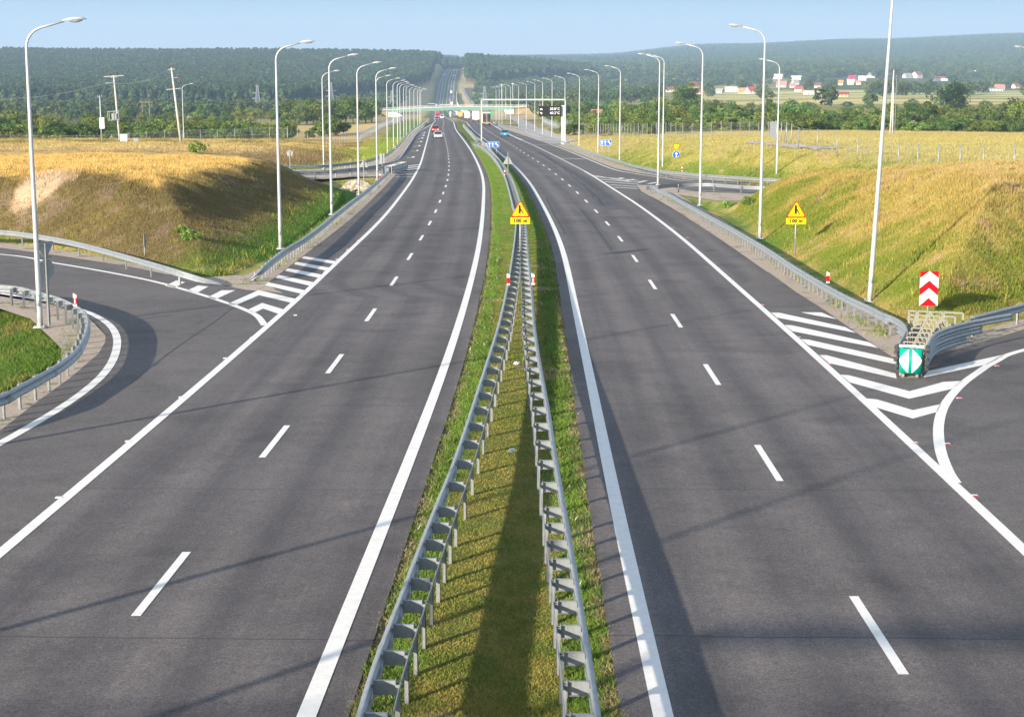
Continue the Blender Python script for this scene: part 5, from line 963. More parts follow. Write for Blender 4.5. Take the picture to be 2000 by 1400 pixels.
HS = [(1619,138,10,9,4,4,'white','cream'),(1635,139,13,10,4,4,'grey','white'),(1657,134,9,8,3,3,'grey','cream'),(1695,136,16,11,5,5,'maroon','white'),(1713.5,137,12,10,3,6,'bright red','cream'),(1728,142,17,9,5,2.5,'white','cream'),(1762,141,15,10,5,5,'brown','white'),(1783,142,10,9,4,4,'pink','white'),(1797,143,17,10,4,4,'grey','white'),(1791,153,16,12,6,5,'red','white'),(1772,153,14,10,4,4,'grey','grey'),(1768,146,9,8,4,4,'white','white'),(1700,152,15,10,4,4,'grey','white'),(1683,158,12,10,4,4,'white','white'),(1665,159,15,11,4,6,'maroon','white'),(1661,166,10,9,4,4,'white','cream'),(1642,167,9,8,4,4,'orange','cream'),(1598,172,11,9,4,4,'brown','cream'),(1561,179,14,10,4,4,'red','white'),(1553,166,10,9,4,4,'grey','white'),(1556,157,18,9,5,2,'white','grey'),(1677,166,8,8,4,3,'pink','cream'),
 (1837,158,24,10,4,2.5,'red','white'),(1831,152,6,6,7,3,'brown','white'),(1898,150,14,10,5,5,'white','white'),(1935,178,40,10,3,1.5,'grey','white'),(1952,175,16,9,4,4,'pink','grey'),(1984,173,12,9,4,4,'red','white'),(1912,130,12,9,4,4,'red','cream'),(1943,130,12,9,4,3,'white','cream'),(1645,189,20,9,4,3,'maroon','yellow'),
 (1429,180,22,12,4,4,'white','white'),(1451,183,14,11,3,6,'orange','yellow'),(1466,183,15,12,5,6,'bright red','white'),(1356,172,12,10,4,6,'red','cream'),(1367,184,7,7,3,3,'bright red','cream'),(1405,182,12,9,4,3,'grey','grey'),(1520,155,15,10,4,4,'white','cream'),(1527,171,17,11,4,5,'pink','grey'),(1548,172,9,8,4,4,'pink','cream'),(1310,180,16,10,4,4,'brown','cream'),(1580,185,18,9,3,2.5,'white','white')]
for i, h in enumerate(HS):
    same = sorted([q for q in HS if (q[6], q[7]) == (h[6], h[7])], key=lambda q: q[0]); n = same.index(h)+1; wd = f'{h[7]} house with a {h[6]} roof in the right village' + (f', {nth(n)} such from the left' if len(same) > 1 else '')
    house(wd, *h, random.uniform(-.7, .7))
house('red-roofed house at the foot of the pine forest beside a lattice pylon', 517, 204, 15, 11, 3, 7, 'red', 'cream', .3, 1160); house('tiny pale house with a red roof at the forest edge, left half', 379, 225, 8, 7, 3, 3, 'red', 'white', .2, 1000)
house('orange tiled house half hidden behind the tall dark tree', 1832, 213, 4.5, 4, 1.2, 1.8, 'orange', 'cream', .3, 660); house('white flat shed right of the tall dark tree', 1892, 214, 6, 5, 2.2, .5, 'white', 'white', .5, 660); house('small house with a red roof among the trees right of the display', 1166, 216, 3.6, 4, 3, 1.6, 'pink', 'white', .4, 640)
# ------------------------------------------------------------------ foliage
def leaf_mat(name, tr=.25):
    m, nt, b = new_mat(name); at = nd(nt, 'ShaderNodeAttribute', attribute_name='Col'); oi = nt.nodes.new('ShaderNodeObjectInfo'); hs = nt.nodes.new('ShaderNodeHueSaturation')
    mr = nd(nt, 'ShaderNodeMapRange'); mr.inputs[3].default_value = .70; mr.inputs[4].default_value = 1.32; nt.links.new(oi.outputs['Random'], mr.inputs[0]); nt.links.new(mr.outputs[0], hs.inputs['Value'])
    mul = nd(nt, 'ShaderNodeMath', operation='MULTIPLY'); mul.inputs[1].default_value = 7.31; fr = nd(nt, 'ShaderNodeMath', operation='FRACT'); nt.links.new(oi.outputs['Random'], mul.inputs[0]); nt.links.new(mul.outputs[0], fr.inputs[0])
    mh = nd(nt, 'ShaderNodeMapRange'); mh.inputs[3].default_value = .472; mh.inputs[4].default_value = .522; nt.links.new(fr.outputs[0], mh.inputs[0]); nt.links.new(mh.outputs[0], hs.inputs['Hue']); nt.links.new(at.outputs['Color'], hs.inputs['Color'])
    di = nt.nodes.new('ShaderNodeBsdfDiffuse'); tl = nt.nodes.new('ShaderNodeBsdfTranslucent'); mx = nt.nodes.new('ShaderNodeMixShader'); mx.inputs[0].default_value = tr
    for n in (di, tl): nt.links.new(hs.outputs[0], n.inputs['Color'])
    nt.links.new(di.outputs[0], mx.inputs[1]); nt.links.new(tl.outputs[0], mx.inputs[2]); nt.links.new(mx.outputs[0], nt.nodes['Material Output'].inputs[0]); return m
m_leaf = leaf_mat('broad_leaves'); m_grass = leaf_mat('grass_blades', .35); m_bark = pm('tree_bark', (.09,.07,.05), .9, 0, 6, .3)
def cards(C, Nrm, size, col, rng):              # one kite-shaped leaf cluster per point
    n = len(C); a = rng.normal(size=(n, 3)); t = np.cross(Nrm, a); t /= np.linalg.norm(t, axis=1)[:, None]; b_ = np.cross(Nrm, t); s = size*rng.uniform(.6, 1.4, n)[:, None]
    V = np.stack([C-t*s, C-b_*s*.62+Nrm*s*.15, C+t*s*1.05, C+b_*s*.62], 1).reshape(-1, 3); return V, np.arange(4*n).reshape(-1, 4), np.repeat(col, 4, 0)
def crown(kind, seed, nleaf, base):
    rng = np.random.default_rng(seed); P = []; N = []; K = []
    if kind == 'poplar': ncl, rx, rz, zc = 34, .16, .47, .52
    elif kind == 'bush': ncl, rx, rz, zc = 26, .52, .36, .38
    elif kind == 'tall': ncl, rx, rz, zc = 40, .36, .40, .58
    else: ncl, rx, rz, zc = 34, .42, .38, .56
    for k in range(ncl):
        d = rng.normal(size=3); d /= np.linalg.norm(d); rr = rng.uniform(.25, 1)**.5; w = rng.uniform(.8, 1.15)
        c = np.array([d[0]*rx*rr*w, d[1]*rx*rr*w, zc+d[2]*rz*rr]); 
        if kind not in ('poplar',): c[:2] *= 1.12-.45*max(0, (c[2]-zc)/rz)
        rc = rng.uniform(.10, .19)*(.75 if kind == 'poplar' else 1); m = int(nleaf/ncl); u = rng.normal(size=(m, 3)); u /= np.linalg.norm(u, axis=1)[:, None]; q = c+u*rc*rng.uniform(.55, 1.05, (m, 1))*np.array([1, 1, .8])
        nn = u+rng.normal(size=(m, 3))*.45+np.array([0, 0, .25]); nn /= np.linalg.norm(nn, axis=1)[:, None]; tone = rng.uniform(.72, 1.25)
        P.append(q); N.append(nn); K.append(np.array(base)*tone*rng.uniform(.72, 1.3, (m, 1))*np.array([1, 1, 1])*(1+rng.normal(size=(m, 3))*.05))
    P = np.concatenate(P); ok = P[:, 2] > .02; return P[ok], np.concatenate(N)[ok], np.concatenate(K)[ok], rng
def tree_mesh(kind, seed, nleaf=1500, base=(.075,.105,.028), size=.036):
    P, N, K, rng = crown(kind, seed, nleaf, base); V, F, C = cards(P, N, size, K, rng); return fast_mesh('crown', V, F, m_leaf, np.clip(C, .004, 1))
def trunk_mesh(kind, seed):
    rng = random.Random(seed); mb = MB_(); h = .3 if kind == 'bush' else .62
    mb.tube([(0, 0, -.05), (.01, 0, h*.4), (rng.uniform(-.03, .03), rng.uniform(-.03, .03), h)], [.026, .019, .009], 6)
    for k in range(5):
        a = rng.uniform(0, 6.28); z0 = h*rng.uniform(.35, .9); mb.tube([(0, 0, z0), (math.cos(a)*.13, math.sin(a)*.13, z0+.13), (math.cos(a)*.24, math.sin(a)*.24, z0+.22)], [.011, .008, .004], 5)
    return mb.mesh('trunk', m_bark, True)
G1, G2, G3 = (.140,.195,.042), (.105,.165,.042), (.165,.210,.048)
TREES = {k: [(tree_mesh(k, 100+7*i+len(k), n, [G1, G2, G3, G2][i], s), trunk_mesh(k, i)) for i in range(m)] for k, n, s, m in (('bush', 2300, .033, 4), ('round', 2300, .031, 4), ('tall', 2300, .030, 3), ('poplar', 1900, .026, 2))}
ADJ = {'bush': 'leafy green bush', 'round': 'rounded broadleaf tree', 'tall': 'tall broadleaf tree', 'poplar': 'slender poplar'}
def plant_trees(specs, group, where):           # specs: (photo x, Y, height, kind) in a belt; labelled by their order from the left
    specs = sorted(specs); cnt = {}
    for px, Y, H, kind in specs:
        X = AT(px, 200, Y).x; z = gz(X, Y); cnt[kind] = cnt.get(kind, 0)+1; a, c = random.choice(TREES[kind]); w = H*random.uniform(.9, 1.3)*(1.25 if kind == 'bush' else 1)
        o = thing('bush' if kind == 'bush' else ('poplar_tree' if kind == 'poplar' else 'broadleaf_tree'), f'{nth(cnt[kind])} {ADJ[kind]} from the left {where}', 'bush' if kind == 'bush' else 'tree', (X, Y, z-.1), random.uniform(0, 6.28), group); o.scale = (w, w, H)
        link('crown', a, o); link('trunk', c, o)
rr = random.Random(5); U = rr.uniform
def belt(n, x0, x1, y0, y1, h0, h1, kinds):
    return [(x0+(x1-x0)*(i+U(.1, .9))/n, U(y0, y1), U(h0, h1), rr.choice(kinds)) for i in range(n)]
plant_trees(belt(50, -90, 560, 318, 372, 3.4, 5.4, ['bush', 'bush', 'round'])+belt(26, -90, 560, 385, 470, 4.2, 6.0, ['round', 'bush', 'tall']), 'trees of the left thicket', 'in the thicket behind the left fence')
plant_trees(belt(15, 545, 728, 655, 700, 8.0, 11.5, ['round', 'tall', 'round']), 'trees behind the yellow field', 'in the dark row behind the yellow field')
plant_trees([(640, 405, 6.2, 'round'), (655, 412, 5.2, 'bush'), (628, 415, 5.0, 'bush'), (602, 395, 2.6, 'bush'), (560, 372, 5.0, 'round')], 'bushes at the yellow field', 'standing in or beside the yellow field')
plant_trees(belt(26, -60, 540, 560, 900, 4.5, 7.5, ['round', 'tall']), 'trees before the pine forest', 'between the left thicket and the pine forest')
plant_trees(belt(66, 1240, 2080, 376, 430, 3.6, 5.6, ['bush', 'bush', 'round'])+belt(38, 1180, 2080, 450, 540, 6.6, 9.0, ['round', 'tall', 'bush']), 'trees of the right belt', 'in the tree belt behind the right field')
plant_trees(belt(10, 1110, 1290, 330, 420, 3, 4.6, ['bush'])+belt(7, 1085, 1180, 430, 540, 4, 6, ['round', 'bush'])+belt(26, 1060, 1420, 600, 780, 7, 10, ['round', 'tall', 'round']), 'trees right of the display gantry', 'in the wood right of the display gantry')
plant_trees([(1322, 790, 13, 'poplar'), (1333, 795, 14.5, 'poplar'), (1347, 800, 14.5, 'poplar'), (1358, 805, 13, 'poplar'), (1366, 800, 10, 'poplar')], 'poplars in the fields', 'in the poplar clump before the village')
TREES['dark'] = [(tree_mesh('tall', 991, 4200, (.050,.082,.032), .026), trunk_mesh('tall', 5))]; ADJ['dark'] = 'dark broadleaf tree'
plant_trees([(1862, 700, 14.2, 'dark')], 'single trees', 'alone by the white shed')
plant_trees(belt(16, 1400, 2030, 640, 980, 4, 7, ['round', 'bush', 'bush']), 'bushes on the right fields', 'scattered over the tan right fields')

SHRUB = (tree_mesh('bush', 555, 420, (.19,.28,.06), .075), TREES['bush'][0][1])
for px, py, H, lab in ((386, 300, 1.5, 'small green shrub on the golden top of the left mound'), (372, 470, .8, 'pale green leafy plant low on the left mound face'), (352, 455, .6, 'smaller leafy plant beside the pale green one on the left mound'), (660, 247, 1.6, 'tiny bush in the yellow field right of the round bush'), (1462, 402, .9, 'dark bush beside the gravel under the far right slip road'), (1418, 408, .8, 'low dark bush in the ditch by the second right lamp')):
    X, Y, z = hit(px, py); a, c = SHRUB; o = thing('shrub', lab, 'shrub', (X, Y, z-.05), H*9, 'shrubs on the grass slopes'); o.scale = (H*1.2, H*1.2, H); link('crown', a, o); link('trunk', c, o)
for px, py, lab in ((1000, 883, 'crumpled white litter on the median grass, nearer piece'), (1008, 712, 'crumpled white litter on the median grass, farther piece')):
    p = G(px, py); bm = bmesh.new(); bmesh.ops.create_icosphere(bm, subdivisions=2, radius=.09)
    for v in bm.verts: v.co *= random.uniform(.55, 1.2); v.co.z *= .6
    me = bpy.data.meshes.new('litter'); bm.to_mesh(me); bm.free(); me.materials.append(m_white); tag(link('litter', me, None, p+Vector((0, 0, .05))), lab, 'litter', 'litter on the median')

# ------------------------------------------------------------------ woods that read as one mass: instanced by geometry nodes
def pine_mesh(seed, base, cone):
    rng = np.random.default_rng(seed); n = 110; t = rng.uniform(0, 1, n)**.8; z = .46+.54*t; r = (1-t)**(.85 if cone else .6)*(.19 if cone else .23)+.02; a = rng.uniform(0, 6.283, n); r = r*rng.uniform(.55, 1.1, n)
    P = np.stack([r*np.cos(a), r*np.sin(a), z], 1); N = np.stack([np.cos(a), np.sin(a), np.full(n, .75)], 1)+rng.normal(size=(n, 3))*.3; N /= np.linalg.norm(N, axis=1)[:, None]
    V, F, C = cards(P, N, .085, np.array(base)*rng.uniform(.6, 1.35, (n, 1)), rng); tr = np.array([[-.012, 0, -.05], [.012, 0, -.05], [.008, 0, .8], [-.008, 0, .8], [0, -.012, -.05], [0, .012, -.05], [0, .008, .8], [0, -.008, .8]])
    F2 = np.array([[0, 1, 2, 3], [4, 5, 6, 7]])+len(V); return fast_mesh('pine_pattern', np.concatenate([V, tr]), np.concatenate([F, F2]), m_leaf, np.concatenate([C, np.tile([.10,.065,.045], (8, 1))]))
def low_tree(seed, base):
    P, N, K, rng = crown('round', seed, 260, base); V, F, C = cards(P, N, .085, K, rng); return fast_mesh('broadleaf_pattern', V, F, m_leaf, np.clip(C, .004, 1))
def pattern_collection(name, meshes):
    c = bpy.data.collections.new(name)
    for me in meshes: c.objects.link(bpy.data.objects.new(me.name, me))
    return c
PC = pattern_collection('pine patterns', [pine_mesh(i, ((.056,.092,.040), (.048,.082,.040), (.066,.100,.038), (.058,.088,.046))[i % 4], i % 2) for i in range(6)]); BC = pattern_collection('broadleaf patterns', [low_tree(200+i, ((.078,.118,.040), (.095,.134,.042), (.062,.100,.040))[i % 3]) for i in range(6)])
def forest(name, label, P, hts, coll):
    P = np.asarray(P); me = bpy.data.meshes.new(name); me.vertices.add(len(P)); me.vertices.foreach_set('co', P.astype(np.float32).ravel()); rng = np.random.default_rng(len(P))
    for nm, v in (('sc', hts), ('rz', rng.uniform(0, 6.283, len(P))), ('sx', hts*rng.uniform(.8, 1.25, len(P)))): a = me.attributes.new(nm, 'FLOAT', 'POINT'); a.data.foreach_set('value', np.asarray(v, np.float32))
    me.update(); o = link(name, me); ng = bpy.data.node_groups.new(name, 'GeometryNodeTree'); ng.interface.new_socket('Geometry', in_out='INPUT', socket_type='NodeSocketGeometry'); ng.interface.new_socket('Geometry', in_out='OUTPUT', socket_type='NodeSocketGeometry')
    N = ng.nodes.new; i, out = N('NodeGroupInput'), N('NodeGroupOutput'); ip = N('GeometryNodeInstanceOnPoints'); ci = N('GeometryNodeCollectionInfo'); ci.inputs[0].default_value = coll; ci.inputs['Separate Children'].default_value = True; ci.inputs['Reset Children'].default_value = True
    def attr(n): a = N('GeometryNodeInputNamedAttribute'); a.data_type = 'FLOAT'; a.inputs['Name'].default_value = n; return a.outputs[0]
    sc = N('ShaderNodeCombineXYZ'); ro = N('ShaderNodeCombineXYZ'); L = ng.links.new; L(attr('sx'), sc.inputs[0]); L(attr('sx'), sc.inputs[1]); L(attr('sc'), sc.inputs[2]); L(attr('rz'), ro.inputs[2])
    L(i.outputs[0], ip.inputs['Points']); L(ci.outputs[0], ip.inputs['Instance']); ip.inputs['Pick Instance'].default_value = True; L(ro.outputs[0], ip.inputs['Rotation']); L(sc.outputs[0], ip.inputs['Scale']); L(ip.outputs[0], out.inputs[0])
    md = o.modifiers.new('trees', 'NODES'); md.node_group = ng; tag(o, label, 'forest'); o['kind'] = 'stuff'; return o
def scatter(x0, x1, y0, y1, sp, dens=None, seed=1):
    rng = np.random.default_rng(seed); out = []; Y = y0
    while Y < y1:
        xa, xb = (x0-1000)/3290*Y, (x1-1000)/3290*Y; n = int((xb-xa)/sp); X = xa+(np.arange(n)+rng.uniform(0, 1, n))*sp; YY = Y+rng.uniform(-.6, .6, n)*sp; out.append(np.stack([X, YY], 1)); Y += sp
    Q = np.concatenate(out); px = 1000+Q[:, 0]/Q[:, 1]*3290
    if dens is not None: Q = Q[rng.uniform(0, 1, len(Q)) < dens(Q[:, 0], Q[:, 1], px)]
    return np.column_stack([Q, ground(Q[:, 0], Q[:, 1])])
clear = lambda X, Y, d: np.abs(X-XC(Y)) > d
def d_pine(X, Y, px):
    edge = np.where(px < 560, 1330, 1330+np.clip((px-560)/230, 0, 1)*760)+80*(fbm(X/90, Y/90, 8)-.5); return np.where((Y > edge) & (X < XC(Y)-24-np.maximum(0, 2350-Y)*.10), 1.0, 0)
P = scatter(-330, 900, 1300, 2830, 6.6, d_pine, 3); h = 15.5+5*np.random.default_rng(1).uniform(0, 1, len(P))+4*(fbm(P[:, 0]/160, P[:, 1]/160, 4)-.5); forest('pine_forest', 'dark pine forest covering the whole hill left of the highway', P, h, PC)
def d_pine_r(X, Y, px): return np.where((X > XC(Y)+26) & (Y > 2330+np.clip((px-960)/190, 0, 1)*330+60*(fbm(X/80, Y/80, 8)-.5)) & (px < 1152), 1.0, 0)
P = scatter(880, 1160, 2300, 3000, 6.8, d_pine_r, 4); P2 = scatter(800, 930, 3050, 3300, 8, None, 9); P = np.concatenate([P, P2]); h = 15+8*np.random.default_rng(2).uniform(0, 1, len(P)); forest('pine_forest', 'pine wood on the crest right of the far highway climb', P, h, PC)
def d_left(X, Y, px): return np.where((X < XC(Y)-40-np.maximum(0, 1900-Y)*.02) & clear(X, Y, 40), np.where(px < 520, .55, np.clip(fbm(X/70, Y/70, 12)*2.6-.85, 0, .8)), 0)*(np.abs(px-520) > 0)
P = scatter(-330, 800, 930, 1330, 8.5, d_left, 5); P2 = scatter(560, 840, 1330, 2080, 8.0, lambda X, Y, px: np.where((d_pine(X, Y, px) < .5) & (X < XC(Y)-46), np.clip(fbm(X/80, Y/80, 13)*2.6-.8, 0, .85), 0), 6)
P = np.concatenate([P, P2]); h = 5+6*np.random.default_rng(3).uniform(0, 1, len(P)); forest('woodland', 'mixed broadleaf scrub between the left tree rows and the pine hill', P, h, BC)
def d_right(X, Y, px):
    k = np.clip(fbm(X/95, Y/60, 14)*3.4-1.55, 0, .85); k = np.where(px < 1180, np.where(Y < 1520, k*.15*(Y > 1020), np.where((Y < 2360), np.clip(fbm(X/60, Y/60, 15)*2.4-.45, .15, .95), .85)), k*np.where(Y < 1330, .05, np.where(px < 1520, np.where(Y < 2300, .40, .75), np.where(Y < 1900, .5, .75)))); return np.where((X > XC(Y)+30+np.maximum(0, Y-1500)*.012), k, 0)
P = scatter(900, 2120, 860, 2700, 9.5, d_right, 7); P = P[~((P[:, 1] > 1150) & (P[:, 1] < 1300) & ((1000+P[:, 0]/P[:, 1]*3290) < 1215))]
px_ = 1000+P[:, 0]/P[:, 1]*3290; kk = np.ones(len(P), bool)
for hx, hY in HOUSES: kk &= ~((np.abs(px_-hx) < 15) & (P[:, 1] > hY-1000) & (P[:, 1] < hY+14))
P = P[kk]; h = 5+7.5*np.random.default_rng(4).uniform(0, 1, len(P)); forest('woodland', 'mixed woods and hedges scattered across the valley right of the highway', P, h, BC)
def d_hill(X, Y, px): return np.where((px > 1010) | (Y > 3300), np.where(Y < 3500, .8, np.clip(fbm(X/260, Y/260, 16)*3.2-.6, .12, 1)), 0)
P = scatter(780, 2150, 2700, 4300, 15, d_hill, 8); h = 9+8*np.random.default_rng(5).uniform(0, 1, len(P)); forest('woodland', 'hazy woods behind the village at the foot of the blue hills', P, h, BC)
P = scatter(780, 2150, 4300, 7600, 17, lambda X, Y, px: np.where(px > 700, 1.0, 0), 10); h = 13+6*np.random.default_rng(6).uniform(0, 1, len(P)); forest('pine_forest', 'blue hazy forest over the distant hills on the right horizon', P, h, PC)

# ------------------------------------------------------------------ grass as blades
def blades(name, label, X, Y, hgt, wid, colf, lean=.5, seed=3, var=.3):
    rng = np.random.default_rng(seed); n = len(X); Z = ground(X, Y); a = rng.uniform(0, 6.283, n); H = hgt*rng.uniform(.5, 1.4, n); w = wid*rng.uniform(.6, 1.4, n); l = H*lean*rng.uniform(.2, 1.2, n); b_ = rng.uniform(0, 6.283, n)
    dx, dy = np.cos(a)*w/2, np.sin(a)*w/2; base = np.stack([X, Y, Z-.02], 1); off = np.stack([dx, dy, 0*dx], 1); mid = np.stack([np.cos(b_)*l*.35, np.sin(b_)*l*.35, H*.6], 1); tip = np.stack([np.cos(b_)*l, np.sin(b_)*l, H], 1)
    V = np.stack([base-off, base+off, base+mid+off*.7, base+tip, base+mid-off*.7], 1).reshape(-1, 3); i5 = np.arange(n)[:, None]*5; F = np.concatenate([i5+np.array([[0, 1, 2]]), i5+np.array([[0, 2, 4]]), i5+np.array([[4, 2, 3]])]); C = np.repeat(colf*rng.uniform(1-var, 1+var*1.1, (n, 1))*(1+rng.normal(size=(n, 3))*.06), 5, 0)
    o = link(name, fast_mesh(name, V, F, m_grass, np.clip(C, .004, 1))); o['kind'] = 'stuff'; o['label'] = label; o['category'] = 'grass'; return o
rng = np.random.default_rng(77)
# the lawn of the median
n = 560000; Y = 20+(330-20)*rng.uniform(0, 1, n)**2.6; t = rng.uniform(0, 1, n); X = XLi(Y)+.50+t*(XRi(Y)-XLi(Y)-1.0); ed = np.minimum(X-XLi(Y)-.5, XRi(Y)-.5-X); keep = rng.uniform(0, 1, n) < np.clip(.25+ed*2.5, 0, 1)*np.where(fbm(X*.7, Y*.7, 31) > .66, .25, 1); X, Y = X[keep], Y[keep]
cl = gcol(X, Y, np.zeros(len(X)))*np.array([1.35, 1.35, 1.2]); blades('lawn_grass', 'short green and yellow grass of the median between the guardrails', X, Y, np.where(np.minimum(X-XLi(Y), XRi(Y)-X) < 1.15, .065, .042)*(.6+fbm(X*1.5, Y*1.5, 61)), .014+Y*.00016, cl, .9, 1)
# weeds along the guardrails and verges
n = 26000; Y = 21+(95-21)*rng.uniform(0, 1, n)**1.5; s = rng.integers(0, 2, n); X = np.where(s == 0, XLi(Y)+rng.uniform(.55, 1.25, n), XRi(Y)-rng.uniform(.55, 1.3, n)); k = fbm(X*1.3, Y*.9, 71) > .56; X, Y = X[k], Y[k]; cl = np.array([.13,.19,.04])*rng.uniform(.6, 1.4, (len(X), 1)); cl[rng.uniform(0, 1, len(X)) < .02] = (.75,.72,.66); blades('weeds', 'taller weeds with a few white flowers along both median guardrails', X, Y, .13, .022, cl, .8, 2)
# mounds
def poly_pts(P, n, y0, y1, inset=.3):
    lo, hi = P.min(0), P.max(0); X = rng.uniform(max(lo[0], -90), min(hi[0], 75), n*4); Y = y0+(min(hi[1], y1)-y0)*rng.uniform(0, 1, n*4)**1.3; k = (pdist(X, Y, P) > inset) & (np.abs(X) < Y*.36+3); return X[k][:n], Y[k][:n]
X, Y = poly_pts(MR, 330000, 60, 150, .0); e = earth(X, Y); cl = gcol(X, Y, e)*1.0; blades('slope_grass', 'tall dry and green grass covering the near right slope', X, Y, (.09+.03*np.clip(e, 0, 5))*(.45+1.1*fbm(X*.45, Y*.45, 66)), .018+Y*.0001, cl, .6, 4, .22)
X, Y = poly_pts(ML, 330000, 78, 150, .0); e = earth(X, Y); k = ~((np.hypot((X-SPX)/1.9, (Y-SPY)/2.6) < .8) & (rng.uniform(0, 1, len(X)) < .85)); X, Y, e = X[k], Y[k], e[k]; cl = gcol(X, Y, e)*1.1; blades('slope_grass', 'tall brown and golden grass covering the left mound', X, Y, (.09+.03*np.clip(e, 0, 5))*(.45+1.1*fbm(X*.45, Y*.45, 67)), .018+Y*.0001, cl, .6, 5, .22)
X, Y = poly_pts(MF, 230000, 130, 330, .2); cl = gcol(X, Y)*1.1; blades('slope_grass', 'mown looking dry grass on the far right slope below the fence', X, Y, .13*(.5+fbm(X*.4, Y*.4, 69)), .03+Y*.0002, cl, .8, 6, .18)
X, Y = poly_pts(PL, 90000, 40, 90, -1.6); cl = gcol(X, Y)*1.1; blades('lawn_grass', 'deep green grass in the hollow inside the near left slip road', X, Y, .16+0*X, .03+0*X, cl, .8, 7)
LG = poly([(-900,331),(200,327),(560,323),(640,318.5),(700,311.5),(735,304),(757,296),(772,286),(785,275),(805,253),(815,247),(770,246),(-900,262)]); n = 330000; Y = rng.uniform(165, 372, n); X = rng.uniform(-.34, -.055, n)*Y; k = pdist(X, Y, LG) > .3; X, Y = X[k], Y[k]; cl = gcol(X, Y)*1.15; blades('field_grass', 'tall straw coloured grass between the left mound and the fence', X, Y, .14+.26*fbm(X*.2, Y*.2, 91), .04, cl, .6, 8, .16)
SR = sorted([hit(*p)[:2] for p in ((1478,281),(1540,286),(1600,290),(1660,292),(1720,293))]); SRX = [p[0] for p in SR]; SRY = [p[1] for p in SR]
n = 220000; Y = rng.uniform(140, 380, n); X = rng.uniform(.12, .34, n)*Y; k = (pdist(X, Y, MR) < -2) & (X > 22) & (np.abs(Y-np.interp(X, SRX, SRY)) > 4); X, Y = X[k], Y[k]; cl = gcol(X, Y)*1.15; blades('field_grass', 'golden field grass behind the right hilltop fence', X, Y, .12+.24*fbm(X*.2, Y*.2, 92), .04, cl, .6, 9, .16)
# weeds at the gravel verges by the guardrails and the gravel tip on the left
W_ = []
for pts, n, w in (([(485,552),(540,512),(600,468),(650,430),(700,392)], 1500, .8), ([(360,540),(420,537),(470,525),(520,505)], 1700, .6), ([(1270,372),(1310,388),(1390,432),(1500,500),(1600,575),(1680,625),(1740,660)], 1100, .5), ([(1300,385),(1330,402)], 300, .4), ([(20,785),(100,722),(150,690)], 300, .6), ([(90,655),(130,665),(110,640)], 500, .8), ([(650,352),(700,356),(735,350)], 800, 1.0), ([(0,470),(100,482),(190,497)], 900, .4)):
    Q = np.array([np.array(G(*p)) for p in pts]); s = rng.uniform(0, len(Q)-1.001, n); i = s.astype(int); q = Q[i]+(Q[i+1]-Q[i])*(s-i)[:, None]; q[:, :2] += rng.normal(size=(n, 2))*w*.5; k = fbm(q[:, 0]*.9, q[:, 1]*.5, 33) > .46; W_.append(q[k])
for P_, n, s_ in ((MR, 60000, 44), (ML, 60000, 45)):
    X, Y = poly_pts(P_, n, 60, 140, .2); e = earth(X, Y); k = fbm(X*.55, Y*.55, s_)+.12*rng.uniform(-1, 1, len(X))-.03*e > .66; W_.append(np.stack([X[k], Y[k], 0*X[k]], 1))
Q = np.concatenate(W_); cl = lerp(np.array([.11,.17,.035])*np.ones((len(Q), 3)), np.array([.34,.28,.06]), rng.uniform(0, 1, len(Q))**2); blades('weeds', 'green and yellow weeds growing in the gravel beside the guardrails', Q[:, 0], Q[:, 1], .24*(.5+fbm(Q[:, 0], Q[:, 1], 68)), .04, cl, .7, 10)

# ------------------------------------------------------------------ light, sky, air
SUN_AZ, SUN_EL = R(180+40), R(15.9)            # clockwise from straight ahead: behind the left shoulder
sd = bpy.data.lights.new('sun', 'SUN'); sd.energy = 5.0; sd.angle = R(.7); sd.color = (1.0, .875, .70); so = bpy.data.objects.new('sun', sd); COL.objects.link(so)
dirv = Vector((math.sin(SUN_AZ)*math.cos(SUN_EL), math.cos(SUN_AZ)*math.cos(SUN_EL), math.sin(SUN_EL))); so.rotation_euler = dirv.to_track_quat('Z', 'Y').to_euler()
w = bpy.data.worlds.new('World'); scene.world = w; w.use_nodes = True; nt = w.node_tree; sk = nt.nodes.new('ShaderNodeTexSky'); sk.sky_type = 'NISHITA'; sk.sun_disc = False; sk.sun_elevation = SUN_EL; sk.sun_rotation = SUN_AZ; sk.air_density = 1.1; sk.dust_density = .6; sk.ozone_density = 2.0; sk.altitude = 200
bg = nt.nodes['Background']; bg.inputs['Strength'].default_value = .13
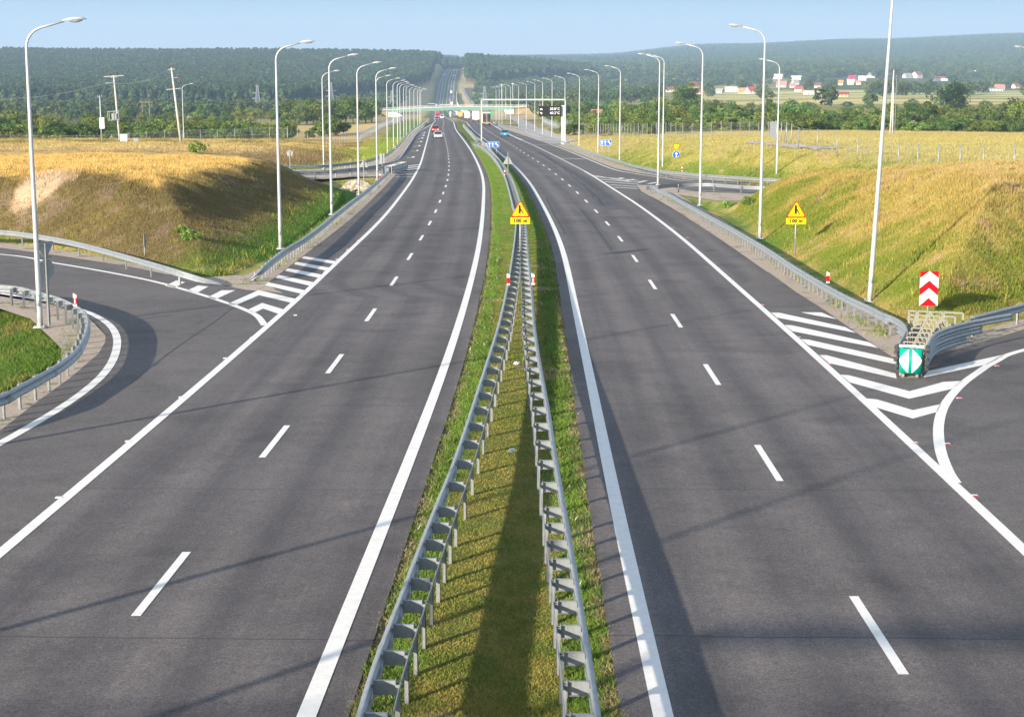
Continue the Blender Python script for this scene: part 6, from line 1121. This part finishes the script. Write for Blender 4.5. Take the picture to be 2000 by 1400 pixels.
tc = nt.nodes.new('ShaderNodeTexCoord'); sx = nt.nodes.new('ShaderNodeSeparateXYZ'); nt.links.new(tc.outputs['Generated'], sx.inputs[0]); rp = nt.nodes.new('ShaderNodeValToRGB'); cr = rp.color_ramp; cr.elements[0].position = 0; cr.elements[0].color = (2.2,2.4,2.85,1); cr.elements[1].position = .040; cr.elements[1].color = (1.22,2.05,2.6,1); e3 = cr.elements.new(.018); e3.color = (1.8,2.2,2.75,1)
nt.links.new(sx.outputs['Z'], rp.inputs[0]); hz_ = nt.nodes.new('ShaderNodeHueSaturation'); hz_.inputs['Saturation'].default_value = .62; hz_.inputs['Value'].default_value = 1.1; nt.links.new(sk.outputs[0], hz_.inputs['Color'])
fz = nd(nt, 'ShaderNodeMapRange'); fz.inputs[1].default_value = .05; fz.inputs[2].default_value = .35; nt.links.new(sx.outputs['Z'], fz.inputs[0])
nt.links.new(mixc(nt, fz.outputs[0], rp.outputs[0], hz_.outputs[0]), bg.inputs['Color'])
HAZE = 1.3e-4
mb = MB_(); mb.box(0, 4600, 60, 9000, 9900, 340); m_h = bpy.data.materials.new('haze'); m_h.use_nodes = True; nt = m_h.node_tree; nt.nodes.clear(); ou = nt.nodes.new('ShaderNodeOutputMaterial'); pv = nt.nodes.new('ShaderNodeVolumePrincipled'); pv.inputs['Density'].default_value = HAZE; pv.inputs['Color'].default_value = (.52,.74,1.0,1); nt.links.new(pv.outputs[0], ou.inputs['Volume'])
hz = link('haze', mb.mesh('haze', m_h)); hz['kind'] = 'stuff'; hz['label'] = 'thin blue summer haze over the whole valley'; hz['category'] = 'haze'
scene.view_settings.view_transform = 'Standard'; scene.view_settings.look = 'None'; scene.view_settings.exposure = 1.12; scene.view_settings.gamma = 1
cy = scene.cycles; cy.max_bounces = 6; cy.diffuse_bounces = 2; cy.glossy_bounces = 2; cy.transmission_bounces = 2; cy.transparent_max_bounces = 12; cy.volume_bounces = 0; cy.use_denoising = True; cy.use_adaptive_sampling = True; cy.adaptive_threshold = .02
scene.render.use_persistent_data = False
